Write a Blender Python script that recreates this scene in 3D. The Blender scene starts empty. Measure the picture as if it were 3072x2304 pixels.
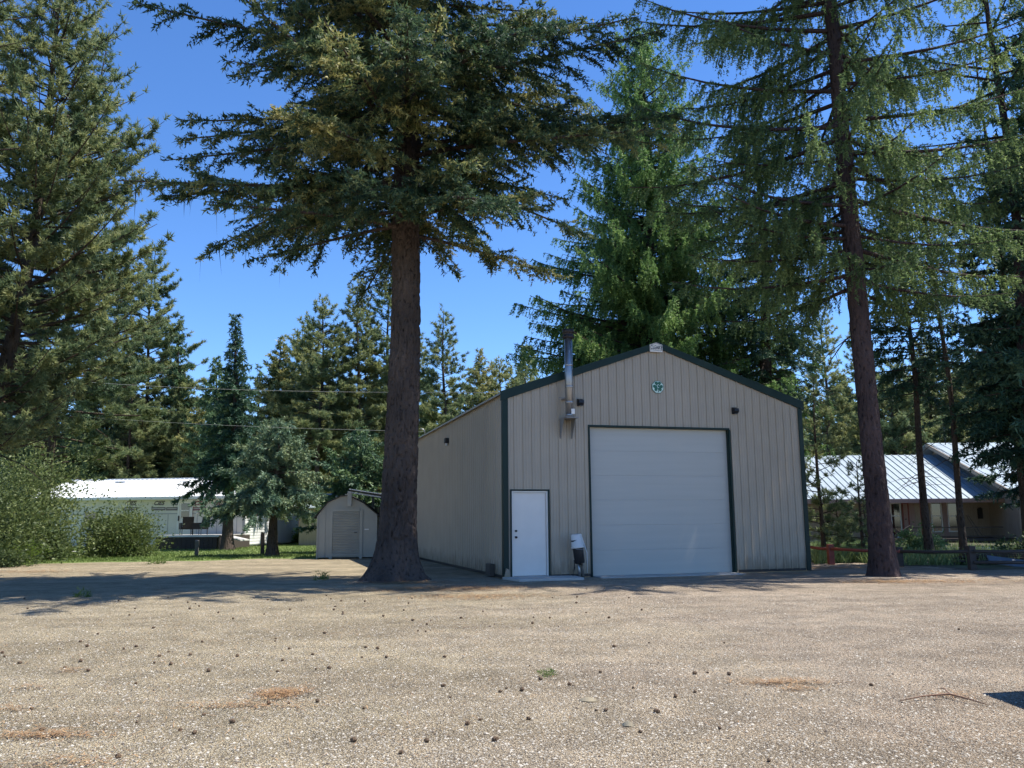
import bpy, bmesh, math, numpy as np
from mathutils import Vector, Matrix
S = bpy.context.scene
COL = S.collection
R = math.radians

# ------------------------------------------------------------ camera, sky, sun
F, PITCH, ROLL, HC = 2564.1, 0.1587, 0.0081, 1.3706
cp, sp, cr, sr = math.cos(PITCH), math.sin(PITCH), math.cos(ROLL), math.sin(ROLL)
rt, up, fw = Vector((1, 0, 0)), Vector((0, -sp, cp)), Vector((0, cp, sp))
r2 = rt * cr - up * sr
u2 = rt * sr + up * cr
cam = bpy.data.cameras.new('camera')
cam.sensor_width = 36
cam.lens = 36 * F / 3072
cam.clip_end = 3000
cam.clip_start = 0.1
co = bpy.data.objects.new('camera', cam)
M = Matrix((r2, u2, -fw)).transposed().to_4x4()
M.translation = (0, 0, HC)
co.matrix_world = M
COL.objects.link(co)
S.camera = co

AZ, EL = 7.5, 62.0           # sun: azimuth from +X towards +Y, elevation
w = bpy.data.worlds.new('World')
S.world = w
w.use_nodes = True
nt = w.node_tree
sky = nt.nodes.new('ShaderNodeTexSky')
sky.sky_type = 'NISHITA'
sky.sun_disc = False
sky.sun_elevation = R(EL)
sky.sun_rotation = R(90 - AZ)
sky.altitude = 1500
sky.air_density = 1.0
sky.dust_density = 0.0
sky.ozone_density = 6.0
hsv = nt.nodes.new('ShaderNodeHueSaturation')      # the deep blue of a high clear summer sky
hsv.inputs['Hue'].default_value = 0.505
hsv.inputs['Saturation'].default_value = 1.14
hsv.inputs['Value'].default_value = 1.15
nt.links.new(sky.outputs[0], hsv.inputs['Color'])
nt.links.new(hsv.outputs[0], nt.nodes['Background'].inputs[0])
nt.nodes['Background'].inputs[1].default_value = 0.12
sun = bpy.data.lights.new('sun', 'SUN')
sun.energy = 4.8
sun.angle = R(0.5)
sun.color = (1.0, 0.95, 0.86)
so = bpy.data.objects.new('sun', sun)
sd = Vector((math.cos(R(AZ)) * math.cos(R(EL)), math.sin(R(AZ)) * math.cos(R(EL)), math.sin(R(EL))))
so.rotation_euler = sd.to_track_quat('Z', 'Y').to_euler()
COL.objects.link(so)
S.render.engine = 'CYCLES'
S.view_settings.view_transform = 'Standard'
S.view_settings.look = 'None'
S.view_settings.exposure = 0.80
S.view_settings.gamma = 1.0
S.cycles.max_bounces = 5
S.cycles.diffuse_bounces = 3
S.cycles.transparent_max_bounces = 6


# ------------------------------------------------------------ measuring helpers
def ray(px, py):
    x, y = px - 1536, 1152 - py
    return r2 * x + u2 * y + fw * F


def at(px, py, Y):
    d = ray(px, py)
    k = Y / d.y
    return Vector((d.x * k, Y, HC + d.z * k))


def gp(px, py, z=0.0):
    d = ray(px, py)
    k = (z - HC) / d.z
    return Vector((d.x * k, d.y * k, z))


# ------------------------------------------------------------ object helpers
def tag(o, label=None, cat=None, group=None, kind=None):
    if label: o['label'] = label
    if cat: o['category'] = cat
    if group: o['group'] = group
    if kind: o['kind'] = kind
    return o


def empty(name, loc, rz=0, label=None, cat=None, group=None):
    o = bpy.data.objects.new(name, None)
    o.location = loc
    o.rotation_euler = (0, 0, rz)
    o.empty_display_size = 0.2
    COL.objects.link(o)
    return tag(o, label, cat, group)


def link(name, me, mat, parent=None):
    o = bpy.data.objects.new(name, me)
    if mat is not None and not me.materials:
        me.materials.append(mat)
    COL.objects.link(o)
    if parent is not None: o.parent = parent
    return o


def npmesh(name, V, Fc, k, tone=None, smooth=False):
    """V (n,3), Fc (m,k) fast mesh"""
    V = np.ascontiguousarray(V, dtype=np.float32)
    Fc = np.ascontiguousarray(Fc, dtype=np.int32)
    me = bpy.data.meshes.new(name)
    me.vertices.add(len(V))
    me.vertices.foreach_set('co', V.ravel())
    me.loops.add(Fc.size)
    me.loops.foreach_set('vertex_index', Fc.ravel())
    me.polygons.add(len(Fc))
    me.polygons.foreach_set('loop_start', np.arange(0, Fc.size, k, dtype=np.int32))
    if smooth:
        me.polygons.foreach_set('use_smooth', np.ones(len(Fc), dtype=bool))
    me.update(calc_edges=True)
    if tone is not None:
        a = me.attributes.new('tone', 'FLOAT', 'FACE')
        a.data.foreach_set('value', np.ascontiguousarray(tone, dtype=np.float32))
    return me


class MB:
    """collects simple shapes, then links them as one mesh object"""
    def __init__(s): s.v = []; s.f = []
    def add(s, vs, fs):
        b = len(s.v)
        s.v += [tuple(v) for v in vs]
        s.f += [tuple(b + i for i in f) for f in fs]
        return s
    def box(s, a, b, rot=None, org=None):
        x0, y0, z0 = a; x1, y1, z1 = b
        vs = [Vector(p) for p in ((x0,y0,z0),(x1,y0,z0),(x1,y1,z0),(x0,y1,z0),(x0,y0,z1),(x1,y0,z1),(x1,y1,z1),(x0,y1,z1))]
        if rot is not None:
            c = Vector(org) if org is not None else sum(vs, Vector()) / 8
            vs = [rot @ (v - c) + c for v in vs]
        return s.add(vs, [(0,3,2,1),(4,5,6,7),(0,1,5,4),(1,2,6,5),(2,3,7,6),(3,0,4,7)])
    def prism(s, pts, d):
        """planar polygon pts extruded by vector d"""
        n = len(pts); d = Vector(d)
        vs = [Vector(p) for p in pts] + [Vector(p) + d for p in pts]
        fs = [tuple(range(n))[::-1], tuple(range(n, 2 * n))]
        fs += [(i, (i + 1) % n, n + (i + 1) % n, n + i) for i in range(n)]
        return s.add(vs, fs)
    def tube(s, pts, rad, k=8, cap=True):
        pts = [Vector(p) for p in pts]
        rad = rad if hasattr(rad, '__len__') else [rad] * len(pts)
        rings = []
        for i, p in enumerate(pts):
            t = (pts[min(i + 1, len(pts) - 1)] - pts[max(i - 1, 0)]).normalized()
            a = t.cross(Vector((0, 0, 1)))
            if a.length < 0.05: a = t.cross(Vector((0, 1, 0)))
            a.normalize(); b = t.cross(a).normalized()
            rings.append([p + (a * math.cos(j * 2 * math.pi / k) + b * math.sin(j * 2 * math.pi / k)) * rad[i] for j in range(k)])
        vs = [v for r in rings for v in r]
        fs = [(i*k+j, i*k+(j+1)%k, (i+1)*k+(j+1)%k, (i+1)*k+j) for i in range(len(pts)-1) for j in range(k)]
        if cap: fs += [tuple(range(k))[::-1], tuple(range((len(pts)-1)*k, len(pts)*k))]
        return s.add(vs, fs)
    def build(s, name, mat, parent=None, smooth=False, bevel=0):
        me = bpy.data.meshes.new(name)
        me.from_pydata(s.v, [], s.f)
        bm = bmesh.new(); bm.from_mesh(me)
        bmesh.ops.recalc_face_normals(bm, faces=bm.faces)
        bm.to_mesh(me); bm.free()
        if smooth:
            for p in me.polygons: p.use_smooth = True
        o = link(name, me, mat, parent)
        if bevel:
            m = o.modifiers.new('bevel', 'BEVEL'); m.width = bevel; m.segments = 2; m.limit_method = 'ANGLE'
        return o


def text_mesh(body, size, depth, name, mat, parent, mtx, shear=0, bold=0):
    cu = bpy.data.curves.new(name, 'FONT')
    cu.body = body; cu.size = size; cu.extrude = depth; cu.shear = shear; cu.offset = bold
    cu.align_x = 'CENTER'; cu.align_y = 'CENTER'
    tmp = bpy.data.objects.new('tmp', cu)
    COL.objects.link(tmp)
    dg = bpy.context.evaluated_depsgraph_get()
    me = bpy.data.meshes.new_from_object(tmp.evaluated_get(dg))
    bpy.data.objects.remove(tmp)
    me.materials.clear()
    me.transform(mtx)
    return link(name, me, mat, parent)


# ------------------------------------------------------------ materials
def nodes(name):
    m = bpy.data.materials.new(name); m.use_nodes = True
    n = m.node_tree.nodes; l = m.node_tree.links
    return m, n, l, n['Principled BSDF']


def ramp(n, l, src, stops):
    r = n.new('ShaderNodeValToRGB')
    e = r.color_ramp.elements
    while len(e) < len(stops): e.new(0.5)
    for i, (p, c) in enumerate(stops):
        e[i].position = p; e[i].color = (*c, 1)
    l.new(src, r.inputs[0])
    return r


def tex(n, l, kind, scale, stretch=(1, 1, 1), detail=4, coord='Object'):
    tc = n.new('ShaderNodeTexCoord'); mp = n.new('ShaderNodeMapping')
    mp.inputs['Scale'].default_value = stretch
    l.new(tc.outputs[coord], mp.inputs[0])
    t = n.new('ShaderNodeTex' + kind)
    t.inputs['Scale'].default_value = scale
    if 'Detail' in t.inputs: t.inputs['Detail'].default_value = detail
    l.new(mp.outputs[0], t.inputs['Vector'])
    return t


def bump(n, l, h, strength, dist, b):
    bn = n.new('ShaderNodeBump'); bn.inputs['Strength'].default_value = strength
    bn.inputs['Distance'].default_value = dist
    l.new(h, bn.inputs['Height']); l.new(bn.outputs[0], b.inputs['Normal'])
    return bn


def mat(name, c, rough=0.6, metal=0.0, var=0.12, scale=3.0, stretch=(1, 1, 1), bmp=0.0, bscale=40, spec=0.5):
    m, n, l, b = nodes(name)
    t = tex(n, l, 'Noise', scale, stretch, 6)
    lo = tuple(x * (1 - var) for x in c); hi = tuple(min(1, x * (1 + var)) for x in c)
    r = ramp(n, l, t.outputs[0], [(0.3, lo), (0.7, hi)])
    l.new(r.outputs[0], b.inputs['Base Color'])
    b.inputs['Roughness'].default_value = rough
    b.inputs['Metallic'].default_value = metal
    b.inputs['Specular IOR Level'].default_value = spec
    if bmp:
        t2 = tex(n, l, 'Noise', bscale, stretch, 4)
        bump(n, l, t2.outputs[0], bmp, 0.01, b)
    return m


def leafmat(name, stops, trans=0.3, rough=0.55):
    m, n, l, b = nodes(name)
    a = n.new('ShaderNodeAttribute'); a.attribute_name = 'tone'
    r = ramp(n, l, a.outputs['Fac'], stops)
    l.new(r.outputs[0], b.inputs['Base Color'])
    b.inputs['Roughness'].default_value = rough
    b.inputs['Specular IOR Level'].default_value = 0.35
    tr = n.new('ShaderNodeBsdfTranslucent')
    l.new(r.outputs[0], tr.inputs[0])
    mx = n.new('ShaderNodeMixShader'); mx.inputs[0].default_value = trans
    l.new(b.outputs[0], mx.inputs[1]); l.new(tr.outputs[0], mx.inputs[2])
    l.new(mx.outputs[0], n['Material Output'].inputs[0])
    return m


def barkmat(name, dark, light, scale=9, stretch=(1, 1, 0.25), strength=0.9):
    m, n, l, b = nodes(name)
    v = tex(n, l, 'Voronoi', scale, stretch)
    t = tex(n, l, 'Noise', scale * 1.6, (1, 1, .5), 10)
    t2 = tex(n, l, 'Noise', 1.1, (1, 1, .6), 4)
    mx = n.new('ShaderNodeMath'); mx.operation = 'MULTIPLY_ADD'; mx.inputs[1].default_value = 0.55
    l.new(v.outputs['Distance'], mx.inputs[0]); l.new(t.outputs[0], mx.inputs[2])
    lt = tuple(min(1, x * 1.7) for x in light)
    r = ramp(n, l, mx.outputs[0], [(0.62, dark), (0.80, light), (0.96, lt)])
    rr = ramp(n, l, t2.outputs[0], [(0.35, (0.7, 0.7, 0.7)), (0.65, (1.3, 1.25, 1.2))])
    mm = n.new('ShaderNodeMix'); mm.data_type = 'RGBA'; mm.blend_type = 'MULTIPLY'; mm.inputs[0].default_value = 1
    l.new(r.outputs[0], mm.inputs[6]); l.new(rr.outputs[0], mm.inputs[7])
    l.new(mm.outputs[2], b.inputs['Base Color'])
    b.inputs['Roughness'].default_value = 0.9
    b.inputs['Specular IOR Level'].default_value = 0.15
    bump(n, l, mx.outputs[0], strength, 0.08, b)
    return m


BARK_FIR = barkmat('fir bark', (0.010, 0.008, 0.008), (0.055, 0.043, 0.037), 13, (1, 1, 0.35))
BARK_LARCH = barkmat('larch bark', (0.009, 0.007, 0.008), (0.042, 0.030, 0.029), 12, (1, 1, 0.3))
BARK_PINE = barkmat('pine bark', (0.012, 0.010, 0.009), (0.058, 0.045, 0.036), 12, (1, 1, 0.3))
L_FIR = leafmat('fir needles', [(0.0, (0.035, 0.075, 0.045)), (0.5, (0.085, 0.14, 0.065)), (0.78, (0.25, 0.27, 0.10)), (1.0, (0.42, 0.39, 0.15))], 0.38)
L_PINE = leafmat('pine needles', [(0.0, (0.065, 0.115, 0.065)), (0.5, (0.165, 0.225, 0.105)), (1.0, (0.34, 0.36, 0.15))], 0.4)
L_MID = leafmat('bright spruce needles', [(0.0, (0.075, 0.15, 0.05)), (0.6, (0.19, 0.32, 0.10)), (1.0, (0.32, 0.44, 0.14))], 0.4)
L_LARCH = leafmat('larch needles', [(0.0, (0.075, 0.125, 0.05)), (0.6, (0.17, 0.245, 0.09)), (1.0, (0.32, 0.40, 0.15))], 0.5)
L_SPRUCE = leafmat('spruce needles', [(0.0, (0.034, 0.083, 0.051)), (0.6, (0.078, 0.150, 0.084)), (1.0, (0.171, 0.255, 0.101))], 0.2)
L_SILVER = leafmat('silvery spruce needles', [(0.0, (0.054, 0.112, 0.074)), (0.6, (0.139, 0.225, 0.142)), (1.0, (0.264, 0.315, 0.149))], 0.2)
L_BUSH = leafmat('shrub leaves', [(0.0, (0.05, 0.08, 0.03)), (0.6, (0.13, 0.17, 0.055)), (1.0, (0.25, 0.28, 0.10))], 0.35)
L_LIME = leafmat('lime leaves', [(0.0, (0.12, 0.20, 0.03)), (1.0, (0.30, 0.40, 0.07))], 0.35)
L_GRASS = leafmat('grass blades', [(0.0, (0.07, 0.12, 0.03)), (1.0, (0.20, 0.27, 0.07))], 0.35)
L_WEED = leafmat('undergrowth leaves', [(0.0, (0.10, 0.16, 0.05)), (1.0, (0.30, 0.38, 0.15))], 0.35)
L_LITTER = leafmat('dry litter', [(0.0, (0.20, 0.10, 0.05)), (1.0, (0.52, 0.33, 0.16))], 0.1)
LICHEN = mat('lichen', (0.03, 0.035, 0.03), 0.9)


# ------------------------------------------------------------ plants
def nrm(a):
    return a / np.maximum(np.linalg.norm(a, axis=-1, keepdims=True), 1e-9)


def tubes(P, r, k):
    """P (n,m,3), r (n,m) -> V, F quads"""
    n, m, _ = P.shape
    T = np.gradient(P, axis=1) if m > 2 else np.repeat((P[:, 1:] - P[:, :1]), 2, axis=1)
    T = nrm(T)
    ref = np.where(np.abs(T[..., 2:3]) > 0.9, np.array([1.0, 0, 0]), np.array([0, 0, 1.0]))
    A = nrm(np.cross(T, ref)); B = np.cross(T, A)
    th = np.arange(k) * 2 * np.pi / k
    V = P[:, :, None, :] + r[:, :, None, None] * (np.cos(th)[:, None] * A[:, :, None, :] + np.sin(th)[:, None] * B[:, :, None, :])
    idx = np.arange(n * m * k).reshape(n, m, k)
    a = idx[:, :-1]; b = idx[:, 1:]
    Fc = np.stack([a, np.roll(a, -1, 2), np.roll(b, -1, 2), b], -1).reshape(-1, 4)
    return V.reshape(-1, 3), Fc


class Curves:
    def __init__(s, p, d, L, dr, tone, upt=0.0):
        s.p, s.d, s.L, s.dr, s.tone, s.upt = p, d, L, dr, tone, upt
    def pos(s, i, t):
        q = s.p[i] + s.d[i] * (s.L[i] * t)[:, None]
        q[:, 2] += s.L[i] * (-s.dr[i] * t ** 2 + s.upt * t ** 3)
        return q
    def tan(s, i, t):
        q = s.d[i].copy()
        q[:, 2] += -2 * s.dr[i] * t + 3 * s.upt * t ** 2
        return nrm(q)
    def sample(s, m):
        n = len(s.L)
        i = np.repeat(np.arange(n), m); t = np.tile(np.linspace(0, 1, m), n)
        return s.pos(i, t).reshape(n, m, 3)


def spawn(g, C, per_m, ratio, ang, t0, droop, vert=0.0, minl=0.12, maxl=9, tonevar=0.1, tilt=0.15, taper=0.9):
    cnt = np.maximum(1, (C.L * per_m * g.uniform(0.8, 1.2, len(C.L))).astype(int))
    i = np.repeat(np.arange(len(C.L)), cnt)
    n = len(i)
    t = t0 + (1 - t0) * g.random(n) ** 0.85
    T = C.tan(i, t)
    B = nrm(np.cross(T, np.array([0, 0, 1.0])) + 1e-6)
    side = np.where(g.random(n) < 0.5, -1, 1)
    a = np.radians(ang) * g.uniform(0.7, 1.25, n) * (1 - 0.5 * t)
    d = T * np.cos(a)[:, None] + B * (side * np.sin(a))[:, None]
    d[:, 2] += g.normal(0, tilt, n) + vert
    d = nrm(d)
    L = np.clip(ratio * C.L[i] * (1.05 - t) ** taper * g.uniform(0.6, 1.2, n), minl, maxl)
    tone = C.tone[i] + g.normal(0, tonevar, n)
    return Curves(C.pos(i, t), d, L, droop * g.uniform(0.5, 1.5, n), tone)


def leaves(g, C, spacing, ll, lw, fwd=0.6, flat=0.6, spread=0.0, tip=0.25, t0=0.0, tonevar=0.12):
    cnt = np.maximum(2, (C.L / spacing).astype(int))
    i = np.repeat(np.arange(len(C.L)), cnt); n = len(i)
    t = t0 + (1 - t0) * g.random(n)
    P = C.pos(i, t); T = C.tan(i, t)
    rnd = g.normal(0, 1, (n, 3)); rnd[:, 2] *= flat
    D = nrm(T * fwd + nrm(rnd))
    if spread: P = P + g.normal(0, spread, (n, 3))
    Sd = nrm(np.cross(D, g.normal(0, 1, (n, 3))))
    l = ll * g.uniform(0.6, 1.3, n)[:, None]; wd = lw * g.uniform(0.6, 1.3, n)[:, None] / 2
    V = np.stack([P - Sd * wd, P + Sd * wd, P + D * l], 1).reshape(-1, 3)
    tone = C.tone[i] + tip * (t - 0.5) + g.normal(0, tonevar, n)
    return V, np.clip(tone, 0, 1)


def grow(seed, H, h0, Rr, kind, n, prof, leafk=1.0, tr=0.25, bend=None, bias=None, base_rise=0.1, top_rise=0.6,
         droop=0.25, dens=1.0, tone0=0.4, flare=0.0, ringn=24, trunk_only=0.0, dead=0, gap=0.0):
    """returns trunk mesh, limb mesh, crown mesh in local coordinates"""
    g = np.random.default_rng(seed)
    if leafk >= 2: leafk, dens, sm = leafk * .62, dens * 1.25, .5
    elif leafk > 1.15: leafk, dens, sm = leafk * .75, dens * 1.15, .62
    else: leafk, dens, sm = leafk * .9, dens * 1.1, .75
    bend = bend or (lambda z: (0 * z, 0 * z))
    # trunk
    m = max(12, int(H * 2))
    z = H * np.linspace(0, 1, m) ** 1.15
    bx, by = bend(z)
    rad = tr * (1 - z / H) ** 0.85 + 0.01 + flare * np.exp(-z / 0.45)
    TV, TF = tubes(np.stack([bx, by, z], 1)[None], rad[None], ringn)
    # branches
    t = (np.arange(n) + g.random(n)) / n
    zz = h0 + (H * 0.995 - h0) * t ** 1.05
    az = (np.arange(n) * 2.39996 + g.normal(0, 0.5, n)) % (2 * np.pi)
    L = Rr * prof(t) * g.uniform(0.72, 1.18, n)
    if bias is not None: L = L * bias(az, zz)
    L = np.maximum(L, 0.25)
    rise = base_rise + (top_rise - base_rise) * t ** 1.5 + g.normal(0, 0.08, n)
    d = np.stack([np.cos(az) * np.cos(rise), np.sin(az) * np.cos(rise), np.sin(rise)], 1)
    px, py = bend(zz)
    p = np.stack([px, py, zz], 1)
    tone = tone0 + g.normal(0, 0.16, n)
    upt = {'fir': 0.12, 'pine': 0.22, 'larch': 0.12, 'spruce': 0.10}[kind]
    C0 = Curves(p, d, L, droop * g.uniform(0.6, 1.3, n) * (1 - 0.6 * t), tone, upt)
    VV = []; TT = []
    if kind == 'fir':
        C1 = spawn(g, C0, 6.2 * dens, 0.32, 58, 0.10, 0.2, tonevar=0.14, tilt=.28)
        C2 = spawn(g, C1, 11 * dens, 0.42, 55, 0.1, 0.25, vert=-0.05, minl=0.16, maxl=0.6, tilt=0.3)
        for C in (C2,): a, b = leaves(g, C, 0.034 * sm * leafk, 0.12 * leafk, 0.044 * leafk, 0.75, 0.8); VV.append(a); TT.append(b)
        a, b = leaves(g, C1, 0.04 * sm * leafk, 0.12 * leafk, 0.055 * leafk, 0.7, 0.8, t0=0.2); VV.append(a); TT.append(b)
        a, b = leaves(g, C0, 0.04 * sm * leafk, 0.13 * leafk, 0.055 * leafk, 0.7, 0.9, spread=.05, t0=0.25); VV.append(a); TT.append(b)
    elif kind == 'pine':
        C1 = spawn(g, C0, 5.0 * dens, 0.30, 60, 0.22, -0.1, vert=0.15, tonevar=0.12, tilt=0.3)
        C2 = spawn(g, C1, 8 * dens, 0.5, 60, 0.2, -0.2, vert=0.25, minl=0.14, maxl=0.5, tilt=0.4)
        a, b = leaves(g, C2, 0.015 * sm * leafk, 0.15 * leafk, 0.034 * leafk, 0.8, 1.0, spread=0.015, t0=0.25); VV.append(a); TT.append(b)
        a, b = leaves(g, C1, 0.02 * sm * leafk, 0.15 * leafk, 0.034 * leafk, 0.8, 1.0, t0=0.45); VV.append(a); TT.append(b)
    elif kind == 'larch':
        C1 = spawn(g, C0, 5.5 * dens, 0.26, 55, 0.08, 0.5, vert=-0.1, tonevar=0.1, tilt=0.25)
        C2 = spawn(g, C1, 7.5 * dens, 0.75, 40, 0.05, 0.35, vert=-1.6, minl=0.22, maxl=0.75, tilt=0.3, taper=0.3)
        C2b = spawn(g, C0, 6.5 * dens, 0.12, 40, 0.1, 0.3, vert=-1.8, minl=0.3, maxl=0.9, tilt=0.3, taper=0.2)
        for C in (C2, C2b): a, b = leaves(g, C, 0.03 * sm * leafk, 0.085 * leafk, 0.042 * leafk, 0.35, 1.0); VV.append(a); TT.append(b)
        a, b = leaves(g, C1, 0.025 * sm * leafk, 0.085 * leafk, 0.042 * leafk, 0.3, 1.0); VV.append(a); TT.append(b)
    else:
        C1 = spawn(g, C0, 6.5 * dens, 0.30, 55, 0.06, 0.35, vert=-0.12, tonevar=0.1)
        C2 = spawn(g, C1, 8.5 * dens, 0.55, 45, 0.1, 0.4, vert=-0.45, minl=0.14, maxl=0.5, tilt=0.25)
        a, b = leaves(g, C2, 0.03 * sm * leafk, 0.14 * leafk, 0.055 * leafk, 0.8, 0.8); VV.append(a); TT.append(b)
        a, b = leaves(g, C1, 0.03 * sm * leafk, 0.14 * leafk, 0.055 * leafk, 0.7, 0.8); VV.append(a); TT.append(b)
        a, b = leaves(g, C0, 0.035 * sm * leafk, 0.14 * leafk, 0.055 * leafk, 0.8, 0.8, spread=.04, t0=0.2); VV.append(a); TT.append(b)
    V = np.concatenate(VV); tone = np.concatenate(TT)
    global LASTC1
    LASTC1 = C1
    # limbs
    m = 7
    P = C0.sample(m)
    br = np.clip(0.012 * L + 0.005, 0.008, 0.075)
    rr = br[:, None] * np.linspace(1, 0.15, m)[None]
    A, Fa = tubes(P, rr, 5)
    keep = C1.L > 0.3 * leafk
    C1k = Curves(C1.p[keep], C1.d[keep], C1.L[keep], C1.dr[keep], C1.tone[keep])
    B, Fb = tubes(C1k.sample(3), np.clip(0.009 * C1k.L, 0.004, 0.02)[:, None] * np.array([1, .7, .3])[None] * max(1, leafk ** 0.5), 3)
    LV = [A, B]; LF = [Fa, Fb + len(A)]
    if dead:   # bare dead limbs below the crown
        az = g.random(dead) * 6.283; zz = g.uniform(trunk_only, h0 + 0.15 * (H - h0), dead)
        dd = np.stack([np.cos(az), np.sin(az), g.normal(-0.1, 0.2, dead)], 1)
        px, py = bend(zz)
        Cd = Curves(np.stack([px, py, zz], 1), nrm(dd), g.uniform(0.3, 0.55, dead) * Rr, g.uniform(0.1, 0.4, dead), zz * 0)
        Ce = spawn(g, Cd, 4, 0.35, 50, 0.2, 0.2)
        for C, k in ((Cd, 4), (Ce, 3)):
            X, Fx = tubes(C.sample(4), np.clip(0.012 * C.L, 0.005, 0.03)[:, None] * np.linspace(1, .2, 4)[None], k)
            LF.append(Fx + sum(len(q) for q in LV)); LV.append(X)
    LV = np.concatenate(LV); LF = np.concatenate(LF)
    return (npmesh('trunk', TV, TF, 4, smooth=True), npmesh('limbs', LV, LF, 4, smooth=True),
            npmesh('crown', V, np.arange(len(V)).reshape(-1, 3), 3, tone))


def plant_tree(meshes, name, loc, label, bark, leaf, group=None, scale=(1, 1, 1), rz=0.0, tilt=(0, 0)):
    e = empty(name, loc, 0, label, 'tree', group)
    e.rotation_euler = (tilt[0], tilt[1], rz)
    e.scale = scale
    for nm, me, mt in (('trunk', meshes[0], bark), ('limbs', meshes[1], bark), ('crown', meshes[2], leaf)):
        o = bpy.data.objects.new(nm, me)
        if not me.materials: me.materials.append(mt)
        COL.objects.link(o); o.parent = e
    return e


CONE = lambda t: (1 - t) ** 0.75 * (0.75 + 0.25 * np.minimum(1, t * 6))
BROAD = lambda t: np.minimum(1, 0.75 + t * 2) * (1 - t ** 2.2) ** 0.8
PINEP = lambda t: (0.55 + 0.45 * np.sin(np.clip(t * 2.2, 0, 1.57))) * (1 - t ** 2) ** 0.7
NARROW = lambda t: (1 - t) ** 0.6


# numpy value noise for bark relief
def vnoise(P, seed=0):
    I = np.floor(P).astype(np.int64); Fr = P - I; Fr = Fr * Fr * (3 - 2 * Fr)
    def h(a, b, c):
        x = (a * 374761393 + b * 668265263 + c * 2147483647 + seed * 974711) & 0xffffffff
        x = ((x ^ (x >> 13)) * 1274126177) & 0xffffffff
        return ((x ^ (x >> 16)) & 0xffff) / 65535.0
    r = 0
    for a in (0, 1):
        for b in (0, 1):
            for c in (0, 1):
                wgt = (Fr[..., 0] if a else 1 - Fr[..., 0]) * (Fr[..., 1] if b else 1 - Fr[..., 1]) * (Fr[..., 2] if c else 1 - Fr[..., 2])
                r = r + wgt * h(I[..., 0] + a, I[..., 1] + b, I[..., 2] + c)
    return r


def old_trunk(H, r0, flare, bend, seed, k=120, zmax=12.0, lobes=7, relief=0.034, taper=0.8):
    """finely modelled trunk with root flare and plated bark"""
    z = np.concatenate([np.linspace(-0.15, 2, 110), np.linspace(2.03, zmax, 200), np.linspace(zmax + 0.3, H, 30)])
    th = np.arange(k) * 2 * np.pi / k
    Z, TH = np.meshgrid(z, th, indexing='ij')
    g = np.random.default_rng(seed)
    zc = np.maximum(Z, 0)
    base = r0 * (1 - zc / H) ** taper + 0.01
    lob = sum(g.uniform(0.4, 1) * np.cos(j * TH + g.uniform(0, 6.28)) / j for j in range(2, lobes))
    base = base + flare * np.exp(-zc / 0.36) * (1 + 0.75 * lob) + flare * 0.22 * np.exp(-zc / 1.4) * (1 + 0.7 * lob)
    q = np.stack([np.cos(TH) * r0 * 12, np.sin(TH) * r0 * 12, Z * 3.6], -1)
    q2 = q * 2.3
    n1 = np.abs(vnoise(q, seed) - 0.5) * 2; n2 = vnoise(q2, seed + 3)
    rad = base + relief * (np.minimum(n1 * 2.2, 1) - 0.5) + relief * 0.5 * (n2 - 0.5) + relief * 1.6 * (vnoise(q * 0.13, seed + 9) - 0.5)
    bx, by = bend(Z)
    V = np.stack([bx + np.cos(TH) * rad, by + np.sin(TH) * rad, Z], -1).reshape(-1, 3)
    m = len(z); idx = np.arange(m * k).reshape(m, k)
    a = idx[:-1]; b = idx[1:]
    Fc = np.stack([a, np.roll(a, -1, 1), np.roll(b, -1, 1), b], -1).reshape(-1, 4)
    return npmesh('trunk', V, Fc, 4, smooth=True)


def shrub(name, loc, rx, ry, h, n, ll, lw, leaf, label, seed, group=None, cat='shrub', tone0=0.5, stems=True, low=0.1):
    g = np.random.default_rng(seed)
    e = empty(name, loc, 0, label, cat, group)
    K = max(8, int(n / 220))
    # lumpy cloud of clumps on an ellipsoid shell + inside
    c = nrm(g.normal(0, 1, (K, 3))); c[:, 2] = np.abs(c[:, 2]) * 0.95
    rr = g.uniform(0.4, 1.08, K)[:, None]
    C = c * rr * np.array([rx, ry, h * 0.85]) + np.array([0, 0, h * low])
    i = g.integers(0, K, n)
    sz = g.uniform(0.08, 0.30, K) * (rx + h) * 0.6
    P = C[i] + g.normal(0, 1, (n, 3)) * sz[i][:, None] * np.array([1, 1, 0.75])
    P[:, 2] = np.abs(P[:, 2])
    D = nrm(P / np.array([rx, ry, h]) + g.normal(0, 0.8, (n, 3)))
    Sd = nrm(np.cross(D, g.normal(0, 1, (n, 3))))
    q_ = g.uniform(0.45, 1.6, n)[:, None]; l = ll * q_; wd = lw * q_ * g.uniform(0.7, 1.2, n)[:, None] / 2
    V = np.stack([P, P + D * l * 0.5 + Sd * wd, P + D * l, P + D * l * 0.5 - Sd * wd], 1).reshape(-1, 3)
    tone = np.clip(tone0 + g.normal(0, 0.15, K)[i] + g.normal(0, 0.15, n), 0, 1)
    link('foliage', npmesh('foliage', V, np.arange(len(V)).reshape(-1, 4), 4, tone), leaf, e)
    if stems:
        ns = min(K, 24)
        Cv = C[:ns]
        st = np.stack([Cv * np.array([0.12, 0.12, 0]), Cv * np.array([0.5, 0.5, 0.5]), Cv], 1)
        X, Fx = tubes(st, np.tile(np.array([0.025, 0.018, 0.008]), (ns, 1)), 5)
        link('stems', npmesh('stems', X, Fx, 4, smooth=True), BARK_PINE, e)
    return e


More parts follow.
